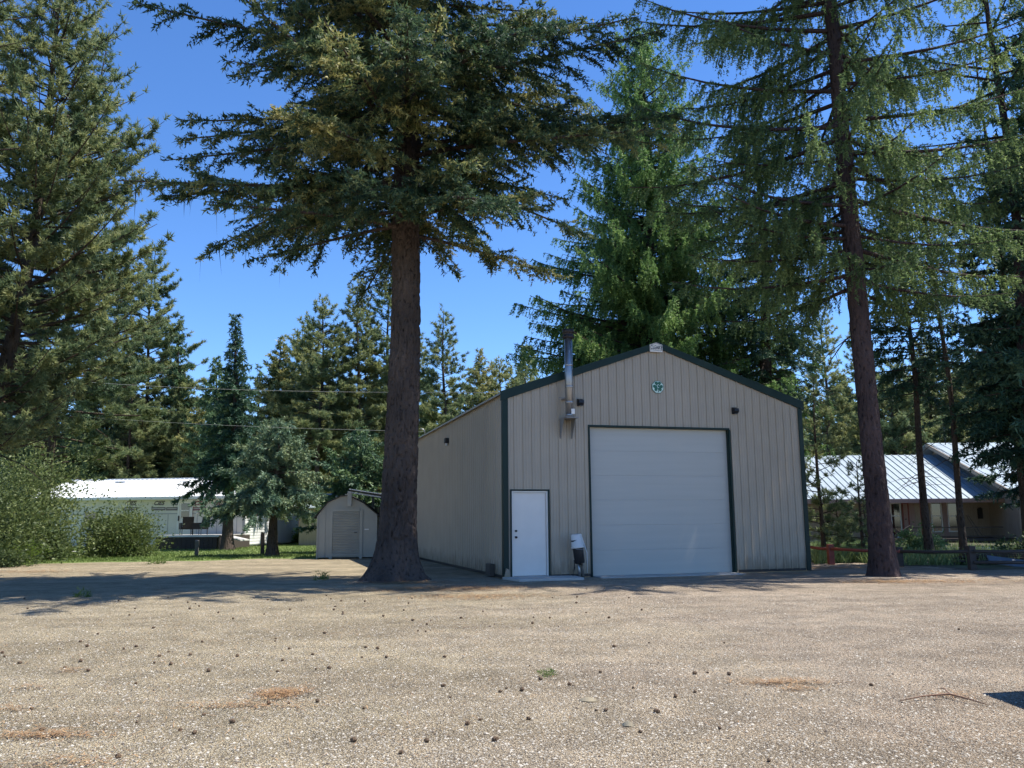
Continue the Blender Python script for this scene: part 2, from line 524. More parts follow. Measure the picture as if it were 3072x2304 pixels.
class Frame:
    """local frame of a building: u along its front, w backwards, z up"""
    def __init__(s, x, y, yaw):
        s.o = Vector((x, y, 0)); s.yaw = yaw
        s.U = Vector((math.cos(yaw), math.sin(yaw), 0)); s.W = Vector((-math.sin(yaw), math.cos(yaw), 0))
    def loc(s, px, py, w=0.0):
        d = ray(px, py); c = Vector((0, 0, HC))
        k = (s.W.dot(s.o) + w - s.W.dot(c)) / s.W.dot(d)
        p = c + d * k - s.o
        return p.dot(s.U), p.z
    def world(s, u, w, z=0): return s.o + s.U * u + s.W * w + Vector((0, 0, z))


# ------------------------------------------------------------ plain materials
def siding_mat():
    m, n, l, b = nodes('tan painted steel')
    t = tex(n, l, 'Noise', 1.2, detail=6)
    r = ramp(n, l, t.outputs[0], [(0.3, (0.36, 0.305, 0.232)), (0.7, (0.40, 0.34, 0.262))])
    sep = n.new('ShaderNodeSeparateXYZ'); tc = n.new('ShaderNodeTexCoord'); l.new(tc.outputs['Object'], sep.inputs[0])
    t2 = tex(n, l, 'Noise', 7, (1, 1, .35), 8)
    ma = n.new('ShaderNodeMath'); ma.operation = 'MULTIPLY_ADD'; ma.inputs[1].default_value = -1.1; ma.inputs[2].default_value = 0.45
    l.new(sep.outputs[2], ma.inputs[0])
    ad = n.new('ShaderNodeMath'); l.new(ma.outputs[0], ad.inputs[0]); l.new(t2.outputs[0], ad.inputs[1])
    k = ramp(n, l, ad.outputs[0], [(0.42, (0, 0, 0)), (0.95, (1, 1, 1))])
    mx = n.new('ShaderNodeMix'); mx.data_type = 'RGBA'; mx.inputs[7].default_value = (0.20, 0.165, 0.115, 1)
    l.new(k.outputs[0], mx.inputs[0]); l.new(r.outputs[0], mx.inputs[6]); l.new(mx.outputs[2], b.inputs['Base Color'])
    b.inputs['Roughness'].default_value = 0.42
    return m


TAN = siding_mat()
GREEN = mat('dark green trim', (0.005, 0.022, 0.018), 0.5, var=0.1, spec=.3)
DOORM = mat('garage door enamel', (0.44, 0.435, 0.395), 0.42, var=0.03, scale=1.5, stretch=(0.3, 1, 6))
WHITE = mat('white enamel', (0.70, 0.67, 0.62), 0.4, var=0.03)
WHITEW = mat('white weathered paint', (0.74, 0.74, 0.72), 0.6, var=0.06, scale=2, stretch=(1, 1, .3))
BLACK = mat('black plastic', (0.012, 0.012, 0.014), 0.5)
STEEL = mat('stainless steel', (0.36, 0.37, 0.38), 0.42, metal=0.9, var=0.08, scale=6)
DSTEEL = mat('sooty steel', (0.035, 0.03, 0.03), 0.55, metal=0.4)
CONC = mat('concrete', (0.42, 0.41, 0.38), 0.85, var=0.1, scale=5, bmp=0.3)
WRAP = mat('grey house wrap', (0.62, 0.59, 0.54), 0.6, var=0.06, scale=1.2)
WOODD = mat('dark stained timber', (0.055, 0.042, 0.035), 0.8, var=0.25, scale=6, stretch=(1, 6, 6), bmp=0.3)
WOODG = mat('grey weathered timber', (0.13, 0.12, 0.105), 0.85, var=0.25, scale=8, stretch=(6, 6, 1), bmp=0.4)
WOODP = mat('pale plywood', (0.55, 0.42, 0.28), 0.7, var=0.12, scale=4, stretch=(1, 1, 5))
ROOFW = mat('white roof metal', (0.78, 0.80, 0.80), 0.55, var=0.03, scale=1)
ROOFG = mat('galvanised roof metal', (0.36, 0.42, 0.45), 0.4, metal=0.15, var=0.08, scale=2)
GLASS = mat('dark window glass', (0.02, 0.022, 0.025), 0.06, var=0.1, spec=0.9)
REDP = mat('red brown paint', (0.22, 0.045, 0.03), 0.6, var=0.2, scale=6)
PINKW = mat('pinkish board siding', (0.34, 0.23, 0.20), 0.7, var=0.1, scale=3, stretch=(8, 8, .5))
TANW = mat('tan board siding', (0.36, 0.29, 0.22), 0.7, var=0.12, scale=3, stretch=(8, 8, .5))
SHEDM = mat('cream shed panel', (0.315, 0.32, 0.285), 0.6, var=0.07, scale=2)
WICK = mat('dark wicker', (0.02, 0.018, 0.018), 0.8, bmp=0.5, bscale=120)
MAROON = mat('maroon print', (0.17, 0.03, 0.05), 0.6)
DPRINT = mat('dark grey print', (0.09, 0.07, 0.08), 0.6)
EMB = mat('clover green enamel', (0.01, 0.12, 0.07), 0.4)
EMBW = mat('pale green white enamel', (0.62, 0.78, 0.70), 0.4)
INK = mat('black sign ink', (0.01, 0.01, 0.014), 0.5)
DARKROOF = mat('dark roofing', (0.04, 0.038, 0.036), 0.8, bmp=0.4)
WIREM = mat('pale cable', (0.45, 0.43, 0.36), 0.5)
CARP = mat('dark blue car paint', (0.02, 0.03, 0.06), 0.25, spec=0.6)
CONEM = mat('pine cone scales', (0.11, 0.07, 0.04), 0.85, var=0.35, scale=60)


# ------------------------------------------------------------ ground
def gravel_material():
    m, n, l, b = nodes('gravel')
    v = tex(n, l, 'Voronoi', 80); v.inputs['Randomness'].default_value = 1
    v2 = tex(n, l, 'Voronoi', 24)
    hs = n.new('ShaderNodeSeparateColor'); l.new(v.outputs['Color'], hs.inputs[0])
    stone = ramp(n, l, hs.outputs[0], [(0.0, (0.20, 0.17, 0.14)), (0.2, (0.46, 0.405, 0.33)), (0.6, (0.64, 0.575, 0.475)), (1.0, (0.80, 0.735, 0.63))])
    gap = ramp(n, l, v.outputs['Distance'], [(0.74, (1, 1, 1)), (1.05, (0.42, 0.39, 0.36))])
    mg = n.new('ShaderNodeMix'); mg.data_type = 'RGBA'; mg.blend_type = 'MULTIPLY'; mg.inputs[0].default_value = 1
    l.new(stone.outputs[0], mg.inputs[6]); l.new(gap.outputs[0], mg.inputs[7])
    lane = tex(n, l, 'Noise', 0.55, (.45, 1.3, 1), 4)
    rl = ramp(n, l, lane.outputs[0], [(0.36, (0.95, 0.94, 0.92)), (0.62, (1.28, 1.28, 1.26))])
    ml = n.new('ShaderNodeMix'); ml.data_type = 'RGBA'; ml.blend_type = 'MULTIPLY'; ml.inputs[0].default_value = 1
    l.new(mg.outputs[2], ml.inputs[6]); l.new(rl.outputs[0], ml.inputs[7])
    t = tex(n, l, 'Noise', 0.35, detail=5)
    # tan with needles on the left, greyer crushed stone to the right
    sep = n.new('ShaderNodeSeparateXYZ'); tc = n.new('ShaderNodeTexCoord'); l.new(tc.outputs['Object'], sep.inputs[0])
    ad = n.new('ShaderNodeMath'); ad.operation = 'MULTIPLY_ADD'; ad.inputs[1].default_value = 0.10; ad.inputs[2].default_value = -0.05
    l.new(sep.outputs[0], ad.inputs[0])
    a2 = n.new('ShaderNodeMath'); l.new(ad.outputs[0], a2.inputs[0]); l.new(t.outputs[0], a2.inputs[1])
    zone = ramp(n, l, a2.outputs[0], [(0.25, (1.15, 1.10, 0.94)), (0.75, (1.17, 1.09, 1.04))])
    mu = n.new('ShaderNodeMix'); mu.data_type = 'RGBA'; mu.blend_type = 'MULTIPLY'; mu.inputs[0].default_value = 1
    l.new(ml.outputs[2], mu.inputs[6]); l.new(zone.outputs[0], mu.inputs[7])
    # fine dirt
    t3 = tex(n, l, 'Noise', 2.2, detail=8)
    r3 = ramp(n, l, t3.outputs[0], [(0.35, (0.78, 0.78, 0.78)), (0.65, (1.1, 1.08, 1.05))])
    m2 = n.new('ShaderNodeMix'); m2.data_type = 'RGBA'; m2.blend_type = 'MULTIPLY'; m2.inputs[0].default_value = 1
    l.new(mu.outputs[2], m2.inputs[6]); l.new(r3.outputs[0], m2.inputs[7])
    l.new(m2.outputs[2], b.inputs['Base Color'])
    b.inputs['Roughness'].default_value = 0.95; b.inputs['Specular IOR Level'].default_value = 0.1
    sm = n.new('ShaderNodeMath'); sm.operation = 'MULTIPLY_ADD'; sm.inputs[1].default_value = -1.0; sm.inputs[2].default_value = 1
    l.new(v.outputs['Distance'], sm.inputs[0])
    s2 = n.new('ShaderNodeMath'); s2.operation = 'SUBTRACT'
    l.new(sm.outputs[0], s2.inputs[0]); l.new(v2.outputs['Distance'], s2.inputs[1])
    bump(n, l, s2.outputs[0], 1.0, 0.035, b)
    return m


GRAVEL = gravel_material()
m_, n_, l_, b_ = nodes('forest floor')
t_ = tex(n_, l_, 'Noise', 0.5, detail=9)
r_ = ramp(n_, l_, t_.outputs[0], [(0.3, (0.05, 0.045, 0.025)), (0.5, (0.10, 0.085, 0.05)), (0.7, (0.09, 0.12, 0.045))])
l_.new(r_.outputs[0], b_.inputs['Base Color']); b_.inputs['Roughness'].default_value = 1
t_ = tex(n_, l_, 'Noise', 12, detail=6); bump(n_, l_, t_.outputs[0], 0.8, 0.1, b_)
FLOOR = m_
m_, n_, l_, b_ = nodes('lawn')
t_ = tex(n_, l_, 'Noise', 1.3, detail=9)
r_ = ramp(n_, l_, t_.outputs[0], [(0.3, (0.10, 0.145, 0.035)), (0.6, (0.17, 0.22, 0.055)), (0.8, (0.24, 0.24, 0.09))])
l_.new(r_.outputs[0], b_.inputs['Base Color']); b_.inputs['Roughness'].default_value = 1
LAWN = m_


def outline_sheet(name, pts, z, m):
    o = MB().add([(x, y, z) for x, y in pts], [tuple(range(len(pts)))]).build(name, m)
    return tag(o, kind='structure')


GM = MB().add([(-900, -200, -0.006), (900, -200, -0.006), (900, 1500, -0.006), (-900, 1500, -0.006)], [(0, 1, 2, 3)])
tag(GM.build('ground', FLOOR), kind='structure')
gq = np.random.default_rng(5)


def wobble(pts, amp=0.25, step=0.8):
    out = []
    for i in range(len(pts)):
        a = np.array(pts[i]); b = np.array(pts[(i + 1) % len(pts)])
        n = max(1, int(np.linalg.norm(b - a) / step))
        for k in range(n):
            p = a + (b - a) * k / n
            out.append(tuple(p + (gq.normal(0, amp, 2) if np.linalg.norm(b - a) < 60 else 0)))
    return out


e1 = [gp(x, y) for x, y in ((0, 1700), (130, 1690), (330, 1686), (600, 1682), (780, 1676), (930, 1676), (1150, 1668))]
e2 = [gp(x, y) for x, y in ((2440, 1694), (2560, 1688), (2700, 1697), (2800, 1700), (2930, 1712), (3072, 1708))]
yard = [(-45, -12), (45, -12), (45, e2[-1].y)] + [(p.x, p.y) for p in e2[::-1]] + [(10.5, 27), (9, 36), (-4.5, 36)] + [(p.x, p.y) for p in e1[::-1]] + [(-45, e1[0].y)]
outline_sheet('gravel_yard', wobble(yard, 0.12, 0.6), 0.0, GRAVEL)
lw = [(p.x, p.y - 0.3) for p in e1] + [(-5, 33.8), (-3, 60), (-4, 78), (-40, 78), (-45, e1[0].y)]
outline_sheet('lawn', wobble(lw, 0.12, 0.6), 0.004, LAWN)

# loose stones, larger near the camera's end of the yard
g = np.random.default_rng(11)
n = 90000
d = 3.6 + 12.5 * g.random(n) ** 1.25; a = g.uniform(-0.62, 0.62, n)
X = d * np.tan(a) * 1.0; Y = d
ok = (Y < 17.5)
X, Y = X[ok], Y[ok]; n = len(X)
octv = np.array([(1, 0, 0), (0, 1, 0), (-1, 0, 0), (0, -1, 0), (0, 0, 1), (0, 0, -1)], float)
octf = np.array([(0, 1, 4), (1, 2, 4), (2, 3, 4), (3, 0, 4), (1, 0, 5), (2, 1, 5), (3, 2, 5), (0, 3, 5)])[:4]
s = g.uniform(0.0035, 0.008, n) * g.choice([1, 1, 1, 1, 1.5], n)
rz = g.uniform(0, 6.28, n)
V = octv[None, :5] * (1 + g.normal(0, 0.22, (n, 5, 3))) * s[:, None, None] * np.array([1.25, 0.85, 0.75])
V = V + np.array([0.4, 0, 0]) * 0
c, sn = np.cos(rz)[:, None], np.sin(rz)[:, None]
V = np.stack([V[..., 0] * c - V[..., 1] * sn, V[..., 0] * sn + V[..., 1] * c, V[..., 2]], -1)
V += np.stack([X, Y, s * 0.15], 1)[:, None, :]
tone = np.repeat(g.random(n), 4)
Fc = (octf[None] + 5 * np.arange(n)[:, None, None]).reshape(-1, 3)
STONE = leafmat('loose stones', [(0.0, (0.07, 0.055, 0.045)), (0.25, (0.20, 0.175, 0.14)), (0.7, (0.37, 0.335, 0.28)), (1.0, (0.49, 0.45, 0.385))], 0.0, 0.95)
tag(link('gravel', npmesh('gravel', V.reshape(-1, 3), Fc, 3, tone), STONE), 'loose pale crushed stones scattered over the near yard', 'gravel', kind='stuff')


def blades(name, label, cat, region, n, h, wdt, m, seed, z=0.0):
    g = np.random.default_rng(seed)
    P = region(g, n); n = len(P)
    D = nrm(np.stack([g.normal(0, 0.45, n), g.normal(0, 0.45, n), np.ones(n)], 1))
    Sd = nrm(np.cross(D, g.normal(0, 1, (n, 3))))
    hh = h * g.uniform(0.4, 1.3, n)[:, None]
    B = np.concatenate([P, np.full((n, 1), z)], 1)
    V = np.stack([B - Sd * wdt / 2, B + Sd * wdt / 2, B + D * hh], 1).reshape(-1, 3)
    o = link(name, npmesh(name, V, np.arange(3 * n).reshape(-1, 3), 3, np.clip(g.normal(0.5, 0.25, n), 0, 1)), m)
    return tag(o, label, cat, kind='stuff')


def lawn_region(g, n):
    y = 29 + 32 * g.random(n) ** 1.6; x = g.uniform(-0.62, -0.10, n) * y
    lim = np.interp(x, [p.x for p in e1], [p.y for p in e1])
    k = y > lim + 0.05 + g.normal(0, 0.12, n)
    return np.stack([x[k], y[k]], 1)


def weed_region(g, n):
    y = 25.4 + 14 * g.random(n) ** 1.6; x = np.where(g.random(n) < .86, g.uniform(0.345, 0.435, n), g.uniform(.43, .66, n)) * y
    lim = np.interp(x, [p.x for p in e2], [p.y for p in e2])
    k = y > lim + 0.1 + np.abs(g.normal(0, 0.4, n))
    return np.stack([x[k], y[k]], 1)


blades('grass', 'short mown green lawn grass in front of the white house', 'grass', lawn_region, 60000, 0.09, 0.03, L_GRASS, 21)
blades('undergrowth', 'tall bright green weeds behind the rail fence', 'undergrowth', weed_region, 24000, 0.42, 0.035, L_WEED, 22)


def litter(name, label, cents, m, seed, l=(0.03, 0.10), wdt=0.007, lift=0.035):
    g = np.random.default_rng(seed); VV = []; TT = []
    for (px, py, rx, ry, n) in cents:
        c = gp(px, py)
        P = np.stack([c.x + g.normal(0, rx, n), c.y + g.normal(0, ry, n), g.uniform(0.004, lift, n)], 1)
        a = g.uniform(0, 6.28, n); D = np.stack([np.cos(a), np.sin(a), g.normal(0, .12, n)], 1)
        Q = np.stack([-np.sin(a), np.cos(a), np.zeros(n)], 1)
        L = g.uniform(*l, n)[:, None]
        VV.append(np.stack([P - Q * wdt / 2, P + Q * wdt / 2, P + D * L], 1).reshape(-1, 3)); TT.append(g.random(n))
    V = np.concatenate(VV)
    return tag(link(name, npmesh(name, V, np.arange(len(V)).reshape(-1, 3), 3, np.concatenate(TT)), m), label, 'litter', kind='stuff')


litter('needle_litter', 'orange brown dead needles gathered in drifts on the gravel',
       [(830, 2085, .10, .11, 585), (740, 2120, .30, .06, 270), (910, 2075, .08, .1, 90), (1340, 1765, 1.6, .5, 2600), (1180, 1750, 1.0, .4, 1500),
        (2350, 2050, .22, .06, 405), (2400, 2070, .1, .03, 90), (130, 2210, .18, .05, 315), (210, 2015, .07, .07, 81), (100, 2065, .08, .05, 54),
        (30, 2130, .15, .05, 72), (1420, 1800, .4, .15, 225), (2520, 1705, .9, .3, 1500), (2610, 1745, .8, .4, 540), (3040, 1740, .8, .4, 405), (2860, 2090, .08, .06, 72),
        (120, 1705, .9, .6, 405), (60, 1735, 1.2, .8, 405), (230, 2290, .2, .1, 135), (1500, 1900, 4, 3, 1500), (600, 1900, 3, 2.5, 2500), (300, 2150, 1.2, .8, 360)], L_LITTER, 31)

litter('needle_bed', 'reddish brown bed of old needles round the big fir trunk and along the fence',
       [(1190, 1748, .8, .35, 1500), (1330, 1766, .9, .4, 2200), (1420, 1790, .7, .3, 900), (2520, 1704, .8, .22, 1300), (2660, 1745, .7, .3, 1100), (2850, 1745, 1.0, .4, 900), (90, 1715, 1.0, .5, 1100)],
       L_LITTER, 32, l=(.06, .16), wdt=.014, lift=.02)

# pine cones: individual, shared mesh
cv, cf = [], []
for i in range(7):
    t = i / 6; rr = 0.021 * math.sin(0.35 + 2.5 * t) ; x = -0.035 + 0.07 * t
    for j in range(8):
        q = 1.0 + 0.35 * ((i + j) % 2)
        th = j * math.pi / 4 + i * 0.35
        cv.append((x, rr * q * math.cos(th), rr * q * math.sin(th) + 0.02))
for i in range(6):
    for j in range(8): cf.append((i*8+j, i*8+(j+1) % 8, (i+1)*8+(j+1) % 8, (i+1)*8+j))
cf += [tuple(range(8))[::-1], tuple(range(48, 56))]
CM = bpy.data.meshes.new('pine_cone'); CM.from_pydata(cv, [], cf); CM.materials.append(CONEM)
g = np.random.default_rng(77)
cent = [(g.uniform(-.55, .15), g.uniform(5, 17)) for _ in range(14)]
n_cone = 0
while n_cone < 150:
    if g.random() < .55:
        c_ = cent[int(g.integers(0, 14))]; x = c_[0] * c_[1] + g.normal(0, .9); d = c_[1] + g.normal(0, 1.0)
    else:
        d = 4.9 + 13.5 * g.random() ** 0.9; x = d * g.uniform(-0.60, 0.25 if g.random() < .8 else 0.58)
    if d < 4.8 or abs(x) > .62 * d or (x > -0.3 and d > 18.5): continue
    o = bpy.data.objects.new('pine_cone', CM); COL.objects.link(o)
    o.location = (x, d, 0); s_ = g.uniform(0.3, .72); o.scale = (s_, s_, s_); o.rotation_euler = (0, 0, g.uniform(0, 6.28))
    tag(o, 'small dark brown fallen pine cone lying on the gravel', 'pine cone', 'fallen pine cones on the gravel')
    n_cone += 1

for k, (px, py, s_, lb) in enumerate([(1640, 2028, 0.07, 'tiny green weed sprig in the middle of the near gravel'),
                                      (470, 1692, 0.28, 'low pale green weed at the lawn edge left of the grey post'),
                                      (250, 1790, 0.16, 'thin dark green weed clump in the shaded gravel at left'),
                                      (960, 1740, 0.2, 'yellow green weed by the shadow left of the big trunk')]):
    shrub('weed', gp(px, py), s_, s_, s_ * 0.9, 260, s_ * 0.35, s_ * 0.08, L_GRASS, lb, 60 + k, cat='weed', stems=False, low=0.05)

tw = MB()
p0 = gp(2700, 2110); p1 = gp(2850, 2098); p2 = gp(2960, 2118)
tw.tube([p0 + Vector((0, 0, .02)), (p0 + p1) / 2 + Vector((0, .04, .03)), p1 + Vector((0, 0, .04)), (p1 + p2) / 2 + Vector((0, -.03, .03)), p2 + Vector((0, 0, .012))], [.003, .006, .008, .006, .003], 5)
tw.tube([p1 + Vector((0, 0, .04)), p1 + Vector((.02, .12, .06)), p1 + Vector((.0, .2, .04))], [.005, .004, .002], 5)
tw.tube([p1 + Vector((-.1, 0, .03)), p1 + Vector((-.14, -.07, .02))], [.004, .002], 5)
tag(tw.build('dead_twig', mat('reddish twig', (0.20, 0.11, 0.07), 0.8), smooth=True), 'thin curved reddish dead twig on the gravel near the right edge', 'twig')
for px, py, L_, lb in ((1765, 2105, 0.13, 'curled cream bark flake lying on the near gravel'), (1885, 2180, 0.08, 'smaller pale bark flake nearer the bottom edge')):
    c = gp(px, py); pts = []
    for i in range(7):
        t = i / 6; wd = L_ * 0.2 * math.sin(math.pi * min(1, t * 0.9 + 0.08))
        pts.append((c.x - L_ / 2 + L_ * t, c.y + L_ * 0.3 * (0.5 - t), wd, 0.012 + 0.02 * math.sin(math.pi * t)))
    vs = []; fs = []
    for x, y, wd, zz in pts: vs += [(x, y - wd, 0.006), (x, y, zz + 0.004), (x, y + wd, 0.006), (x, y, zz - 0.003)]
    for i in range(6):
        for j in range(4): fs.append((i*4+j, i*4+(j+1) % 4, i*4+4+(j+1) % 4, i*4+4+j))
    tag(MB().add(vs, fs).build('bark_flake', mat('cream bark', (0.44, 0.36, 0.23), 0.8)), lb, 'bark flake')


# ------------------------------------------------------------ the metal garage building
BX, BY, BYAW = -0.1949, 20.7215, 0.2802
BW, BE, BA, BL = 8.31, 4.50, 5.90, 12.49
FB = Frame(BX, BY, BYAW)
D0, D1, DT = 2.215, 6.114, 3.685
P0, P1, PT = 0.165, 1.085, 2.09
garage = empty('metal_garage', (BX, BY, 0), BYAW, 'tall tan ribbed metal garage with dark green trim and a big overhead door', 'garage')
slope = (BA - BE) / (BW / 2)


def roofz(u, drop=0.0): return BE + slope * min(u, BW - u) - drop


def siding(mb, a, b, lo, hi, put, pitch=0.2286, breaks=()):
    """ribbed sheet between a and b; put(s, off, z) gives the point"""
    prof = [(0, 0), (0.010, 0.026), (0.030, 0.026), (0.040, 0), (0.088, 0), (0.094, 0.006), (0.104, 0.006), (0.110, 0), (0.160, 0), (0.166, 0.006), (0.176, 0.006), (0.182, 0)]
    pts = []
    k = math.floor(a / pitch)
    while k * pitch < b + pitch:
        for s_, o_ in prof: pts.append((k * pitch + s_, o_))
        k += 1
    xs = [p[0] for p in pts]; os_ = [p[1] for p in pts]
    allx = sorted(set([x for x in xs if a < x < b] + [a, b] + [q for q in breaks if a < q < b] + [q + 1e-4 for q in breaks if a < q + 1e-4 < b]))
    for x0, x1 in zip(allx[:-1], allx[1:]):
        o0 = float(np.interp(x0, xs, os_)); o1 = float(np.interp(x1, xs, os_)); mid = (x0 + x1) / 2
        mb.add([put(x0, o0, lo(mid)), put(x1, o1, lo(mid)), put(x1, o1, hi(x1)), put(x0, o0, hi(x0))], [(0, 1, 2, 3)])
    return mb


def lo_front(u):
    if D0 < u < D1: return DT
    if P0 < u < P1: return PT
    return 0.06


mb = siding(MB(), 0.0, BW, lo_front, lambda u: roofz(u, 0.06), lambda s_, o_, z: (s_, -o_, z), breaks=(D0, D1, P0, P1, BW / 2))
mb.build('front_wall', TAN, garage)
mb = MB()   # solid wall behind the sheets
mb.box((0.02, 0.012, 0), (P0 - .01, 0.14, PT)); mb.box((P1 + .01, 0.012, 0), (D0 - .02, 0.14, PT))
mb.prism([(0.02, .012, PT), (D0 - .02, .012, PT), (D0 - .02, .012, roofz(D0, .1)), (.02, .012, roofz(.02, .1))], (0, .12, 0))
mb.prism([(D0 - .02, .013, DT + .01), (D1 + .02, .013, DT + .01), (D1 + .02, .013, roofz(D1, .11)), (BW / 2, .013, BA - .11), (D0 - .02, .013, roofz(D0, .11))], (0, .12, 0))
mb.prism([(D1 + .02, .012, 0), (BW - .02, .012, 0), (BW - .02, .012, roofz(BW, .1)), (D1 + .02, .012, roofz(D1, .1))], (0, .12, 0))
mb.build('framing', WOODP, garage)
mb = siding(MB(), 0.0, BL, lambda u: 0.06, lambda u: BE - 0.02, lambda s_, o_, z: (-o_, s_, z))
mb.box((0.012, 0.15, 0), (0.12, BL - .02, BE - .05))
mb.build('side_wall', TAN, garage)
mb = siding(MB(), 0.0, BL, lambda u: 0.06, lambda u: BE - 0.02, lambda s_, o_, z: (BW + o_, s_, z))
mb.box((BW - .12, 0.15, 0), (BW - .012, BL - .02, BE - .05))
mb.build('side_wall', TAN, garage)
mb = MB().prism([(0.12, BL, 0), (BW - .12, BL, 0), (BW - .12, BL, BE - .1), (BW / 2, BL, BA - .12), (.12, BL, BE - .1)], (0, -.1, 0))
mb.build('back_wall', TAN, garage)
# roof sheets
mb = MB()
for sgn in (0, 1):
    def P(u, w_, z): return (u if not sgn else BW - u, w_, z)
    a = -0.09
    mb.prism([P(a, -0.03, roofz(0) + slope * a - 0.035), P(BW / 2, -0.03, BA - 0.035), P(BW / 2, -0.03, BA - 0.003), P(a, -0.03, roofz(0) + slope * a - 0.003)], (0, BL + 0.06, 0))
    k = 0.05
    while k < BL:
        mb.prism([P(a, k, BE + slope * a), P(BW / 2, k, BA), P(BW / 2, k, BA + .02), P(a, k, BE + slope * a + .02)], (0, 0.03, 0))
        k += 0.2286
mb.build('roof', mat('dark green roof metal', (0.05, 0.07, 0.06), 0.45), garage)
# rake and corner trim
mb = MB()
for sgn in (0, 1):
    def P(u, z): return (u if not sgn else BW - u, -0.065, z)
    mb.prism([P(-0.10, BE - 0.10 - .13), P(BW / 2, BA - 0.12), P(BW / 2, BA + 0.04), P(-0.10, BE - .035 + .04)], (0, 0.07, 0))
mb.build('rake_trim', GREEN, garage)
for u, v in ((-0.045, -.047), (BW - 0.08, BW + .02)):
    MB().box((u, -0.045, 0.02), (u + 0.125, -0.018, BE - 0.1)).box((v, -0.019, 0.02), (v + .027, 0.12, BE - 0.06)).build('corner_trim', GREEN, garage)
mb = MB()
mb.box((-.028, 0.13, 0.02), (0.0, BL, 0.085)); mb.box((1.14, -.026, .02), (D0 - .06, 0.0, .085)); mb.box((D1 + .12, -.026, .02), (BW - .11, 0, .085))
mb.build('base_trim', BLACK, garage)
mb = MB()
mb.box((-0.115, -0.02, BE - 0.075), (-0.095, BL + .03, BE - 0.03)); 
mb.build('eave_trim', mat('grey eave trim', (0.30, 0.30, 0.28), 0.5), garage)
# overhead door
mb = MB()
mb.box((D0 - .045, -.03, 0), (D0 - .002, .13, DT + .045)); mb.box((D0 - .002, -.03, DT + .0), (D1 + .02, .13, DT + .045))
mb.box((D1 + .0, -.03, 0), (D1 + 0.045, .14, DT - 0.0)); mb.box((D1 - 0.006, 0.0, 0), (D1 + .0, .14, DT))
mb.build('door_trim', GREEN, garage)
gd = MB()
hs_ = DT / 6
for i in range(6):
    z0 = 0.02 + i * hs_; z1 = z0 + hs_ - 0.002 - (0.02 if i == 5 else 0)
    gd.prism([(D0 + .0, .17, z0), (D0 + .0, .1212, z0), (D0 + .0, .12, z0 + .004), (D0, .12, z1 - .004), (D0, .1212, z1), (D0, .17, z1)], (D1 - D0 - 0.004, 0, 0))
god = gd.build('garage_door', DOORM, garage)
MB().box((D0 + .01, .135, 0.0), (D1 - .01, .165, .02)).build('rubber_seal', BLACK, god)
# person door
mb = MB()
mb.box((P0 - .035, -.03, .03), (P0 - .0, .1, PT + .03)); mb.box((P1, -.03, .03), (P1 + .04, .1, PT + .03)); mb.box((P0, -.03, PT - .0), (P1, .1, PT + .03))
mb.build('door_trim', GREEN, garage)
pd = MB().box((P0 + .045, .035, .07), (P1 - .045, .08, PT - .05)).build('door', WHITE, garage, bevel=.004)
mb = MB(); mb.box((P0 + .002, -.005, .03), (P0 + .04, .09, PT - .01)); mb.box((P1 - .04, -.005, .03), (P1 - .002, .09, PT - .01)); mb.box((P0 + .04, -.005, PT - .045), (P1 - .04, .09, PT - .01))
mb.box((P0 + .04, -.02, .03), (P1 - .04, .09, .06)); mb.build('frame', WHITE, pd)
for z, r_ in ((0.98, .028), (1.13, .025)):
    mb = MB().tube([(P0 + .115, .034, z), (P0 + .115, .02, z), (P0 + .115, .012, z), (P0 + .115, -.02, z), (P0 + .115, -.03, z)], [r_, r_, r_ * .5, r_ * .95, r_ * .6], 14)
    mb.build('knob', DSTEEL, pd, smooth=True)
# chimney
cu, cz0 = FB.loc(1709, 1252, -0.34); _, cz1 = FB.loc(1708, 1020, -0.34); _, cz2 = FB.loc(1708, 996, -0.34)
ch = MB()
rad = 0.10; pts = []; rads = []
z = cz0
sec = [cz0, cz0 + .02, cz0 + (cz1 - cz0) * .19, cz0 + (cz1 - cz0) * .39, cz0 + (cz1 - cz0) * .67, cz1]
ch.tube([(cu, -.34, cz0), (cu, -.34, cz1 + .1)], [rad, rad], 28)
cho = ch.build('chimney', STEEL, garage, smooth=True)
mb = MB()
for q in sec[2:5] + [cz0 + .05]: mb.tube([(cu, -.34, q - .025), (cu, -.34, q - .018), (cu, -.34, q + .018), (cu, -.34, q + .025)], [rad + .002, rad + .009, rad + .009, rad + .002], 28)
mb.build('band', STEEL, cho, smooth=True)
mb = MB()
mb.tube([(cu, -.34, cz1 + .02), (cu, -.34, cz1 + .05), (cu, -.34, cz1 + .09), (cu, -.34, cz1 + .10), (cu, -.34, cz1 + .16), (cu, -.34, cz1 + .17), (cu, -.34, cz1 + .26)], [.11, .155, .155, .125, .125, .145, .145], 28)
mb.build('cap', DSTEEL, cho, smooth=True)
mb = MB(); mb.box((cu - .16, -.52, cz0 - .03), (cu + .17, -.02, cz0)); 
for du in (-.15, .15): mb.prism([(cu + du, -.34, cz0 - .03), (cu + du, -.02, cz0 - .03), (cu + du, -.02, cz0 - .5), (cu + du, -.05, cz0 - .5)], (.012, 0, 0))
mb.box((cu - .27, -.34, cz0 + .47), (cu - .1, -.325, cz0 + .49)); mb.box((cu - .1, -.34, cz0 + .465), (cu, -.01, cz0 + .495))
mb.build('bracket', mat('dull galvanised', (.22, .22, .215), .6), cho)
MB().box((cu + .005, -.465, cz0 + .07), (cu + .095, -.452, cz0 + .2)).build('rating_plate', WHITEW, cho)
